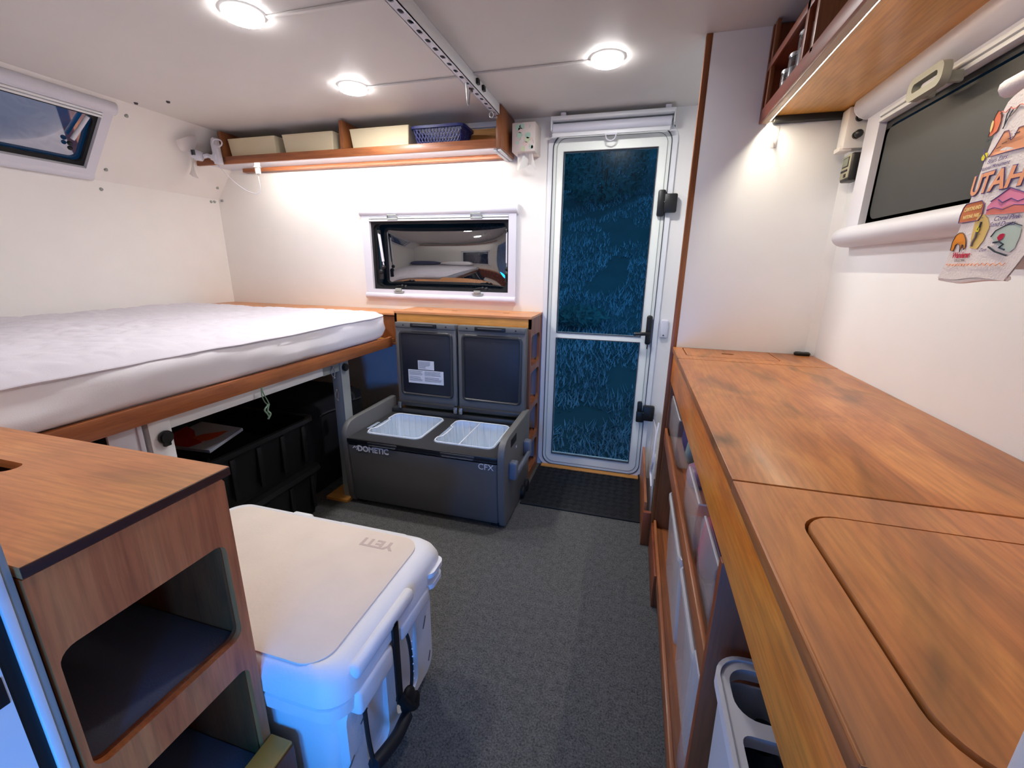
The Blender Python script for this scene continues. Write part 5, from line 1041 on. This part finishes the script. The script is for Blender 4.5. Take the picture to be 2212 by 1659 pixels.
def tw(name, body, y, z, size, ink, rot=0, shear=0.0, bold=0.0, off=0.0018, sx_=1.0):
    a = math.radians(rot); 
    def rm(c):
        u = sx_*c.x*math.cos(a)-c.y*math.sin(a); w = c.x*math.sin(a)+c.y*math.cos(a); return on(y-u, z+w, off+c.z*0.3)
    return text(name, body, size, inks[ink], None, t, ext=0.0002, shear=shear, bold=bold, remap=rm)
def blob(cy, cz, ry, rz, n=14, j=0.15, rot=0.0, seed=1):
    rr = random.Random(seed); out = []
    for k in range(n):
        a = 2*PI*k/n; q = 1+j*rr.uniform(-1, 1); u = ry*q*math.cos(a); w = rz*q*math.sin(a); out.append((cy+u*math.cos(rot)-w*math.sin(rot), cz+u*math.sin(rot)+w*math.cos(rot)))
    return out
def outline(name, pts, ink='purple', r=0.0005): return line(name, pts+[pts[0]], ink, r)
tw('place_lettering', 'UTAH', 0.809, 1.3235, 0.0375, 'purple', 0, 0.12, 0.0020, 0.0014); tw('place_lettering', 'UTAH', 0.809, 1.3235, 0.0375, 'orange', 0, 0.12, 0.0009, 0.0020)
sg = [(0.869, 1.2748), (0.8695, 1.286), (0.8655, 1.297), (0.860, 1.3015), (0.818, 1.3010), (0.8105, 1.2950), (0.8094, 1.280), (0.8142, 1.2738)]
patch('sign_print', sg, 'brown'); outline('sign_outline', sg)
tw('sign_lettering', 'CANYONLANDS', 0.838, 1.2925, 0.0078, 'cream', 0, 0.1, 0.0002, sx_=0.8); tw('sign_lettering', 'NATIONAL PARK', 0.838, 1.2815, 0.0072, 'cream', 0, 0.1, 0.0002, sx_=0.8)
pm = [(0.803, 1.281), (0.8035, 1.291), (0.796, 1.299), (0.785, 1.304), (0.7738, 1.3105), (0.762, 1.306), (0.745, 1.300), (0.742, 1.278), (0.770, 1.279)]
patch('dune_print', pm, 'pink'); patch('dune_shade_print', [(0.802, 1.280), (0.796, 1.287), (0.78, 1.285), (0.765, 1.289), (0.744, 1.286), (0.743, 1.277), (0.772, 1.278)], 'salmon', 0.0016)
line('dune_outline', [(0.799, 1.297), (0.787, 1.303), (0.7738, 1.311), (0.762, 1.306), (0.746, 1.300)], 'purple'); line('dune_outline', [(0.787, 1.298), (0.779, 1.293), (0.768, 1.297), (0.757, 1.292), (0.747, 1.294)], 'purple'); line('dune_outline', [(0.802, 1.286), (0.79, 1.288), (0.775, 1.284), (0.76, 1.288), (0.745, 1.286)], 'purple')
tw('dune_lettering', 'Coral Pink', 0.7650, 1.2725, 0.0088, 'purple', 0, 0.25); tw('dune_lettering', 'Sand Dunes', 0.7690, 1.2650, 0.0088, 'purple', 0, 0.25, sx_=0.9)
tn = [(0.8175, 1.282), (0.805, 1.281), (0.7954, 1.2744), (0.7880, 1.2626), (0.7917, 1.2446), (0.8004, 1.2337), (0.8177, 1.2357), (0.822, 1.2528), (0.8226, 1.2721)]
patch('canyon_print', tn, 'tan')
for k in range(3): line('canyon_hatch', [(0.812-k*0.002, 1.277-k*0.011), (0.805-k*0.002, 1.2765-k*0.011)], 'grey', 0.0004)
line('hiker_print', [(0.806, 1.271), (0.8065, 1.265), (0.809, 1.260)], 'slate', 0.0011); patch('hiker_shirt_print', blob(0.8085, 1.2615, 0.0035, 0.0045, 8, .1), 'yellow', 0.0022); line('hiker_print', [(0.8095, 1.258), (0.810, 1.250), (0.8135, 1.244), (0.814, 1.238)], 'grey', 0.0015)
bp_ = [(0.871, 1.2345), (0.8712, 1.2470), (0.867, 1.2560), (0.8600, 1.2600), (0.850, 1.2595), (0.842, 1.2550), (0.8340, 1.2470), (0.8312, 1.2369), (0.8352, 1.2338), (0.8390, 1.241), (0.8427, 1.2422), (0.8455, 1.2308), (0.849, 1.241), (0.8573, 1.2440), (0.862, 1.242), (0.8640, 1.2330)]
patch('bison_print', bp_, 'amber'); outline('bison_outline', bp_, 'slate', 0.0004)
mt_ = [(0.7800, 1.2487), (0.7751, 1.2569), (0.7656, 1.2609), (0.754, 1.2655), (0.7394, 1.2603), (0.7377, 1.2472), (0.7397, 1.2322), (0.7454, 1.2277), (0.7574, 1.2308)]
patch('mountain_print', mt_, 'ice'); line('mountain_outline', [(0.780, 1.249), (0.7751, 1.2569), (0.7656, 1.2612), (0.754, 1.2658), (0.745, 1.262), (0.739, 1.2603)], 'slate')
patch('skier_jacket_print', blob(0.7635, 1.2480, 0.0055, 0.0040, 8, .2, -0.7), 'crimson', 0.0022); line('skier_print', [(0.773, 1.2410), (0.765, 1.242), (0.757, 1.238), (0.762, 1.234), (0.753, 1.231)], 'slate', 0.0013); line('skier_print', [(0.779, 1.236), (0.766, 1.229), (0.748, 1.2235)], 'slate', 0.0011)
tw('maker_lettering', 'Wanderer', 0.838, 1.2262, 0.0118, 'crimson', 0, 0.3, 0.0004); tw('maker_lettering', 'COLLECTION', 0.838, 1.2185, 0.0050, 'grey', 0)
line('scallop_print', [(0.872-k*0.0027, 1.2122+0.0020*math.sin(k*1.9)) for k in range(48)], 'orange', 0.0005); line('scallop_print', [(0.832-k*0.004, 1.4150+0.0020*math.sin(k*1.7)) for k in range(22)], 'salmon', 0.0006)
rk = [(0.8467, 1.3896), (0.8445, 1.4043), (0.8415, 1.415), (0.8372, 1.4210), (0.8300, 1.4172), (0.8270, 1.411), (0.8247, 1.4035), (0.8268, 1.3926), (0.8381, 1.3886)]
patch('red_rock_print', rk, 'red'); outline('red_rock_outline', rk, 'slate', 0.0004); patch('sun_print', blob(0.8425, 1.402, 0.0032, 0.008, 10, .1), 'cream', 0.0022)
ms = [(0.8320, 1.3600), (0.8260, 1.3660), (0.8214, 1.3712), (0.8167, 1.3796), (0.8120, 1.3880), (0.8050, 1.3875), (0.8016, 1.3820), (0.797, 1.3735), (0.7935, 1.376), (0.7903, 1.3868), (0.7832, 1.3871), (0.778, 1.376), (0.7700, 1.372), (0.7697, 1.3587), (0.80, 1.3595)]
patch('mesa_print', ms, 'orange'); outline('mesa_outline', ms, 'purple', 0.0004)
for k in range(4): line('mesa_hatch', [(0.818-k*0.008, 1.368+k*0.004), (0.811-k*0.008, 1.369+k*0.004)], 'slate', 0.0004)
line('yucca_print', [(0.817, 1.3922), (0.8130, 1.404), (0.808, 1.414)], 'slate'); line('yucca_print', [(0.816, 1.397), (0.8165, 1.410), (0.813, 1.418)], 'slate'); line('yucca_print', [(0.813, 1.404), (0.806, 1.408), (0.800, 1.416)], 'grey')
patch('bee_print', blob(0.8440, 1.3630, 0.008, 0.0050, 10, .15, -0.3), 'yellow'); line('bee_outline', [(0.848, 1.374), (0.845, 1.367), (0.839, 1.362), (0.842, 1.354)], 'purple', 0.0006)
tw('monument_lettering', 'Bears Ears', 0.812, 1.3530, 0.0085, 'purple', 0, 0.3); tw('monument_lettering', 'National Monument', 0.815, 1.3450, 0.0075, 'purple', 0, 0.3, sx_=0.9)
tw('place_caption', 'Capitol', 0.841, 1.3845, 0.0066, 'slate', 0, 0.3, sx_=0.8); tw('trail_caption', 'Zion', 0.787, 1.2320, 0.0066, 'purple', 0, 0.3)

# drop unlinked helper data
for me in [m for m in bpy.data.meshes if not m.users]: bpy.data.meshes.remove(me)
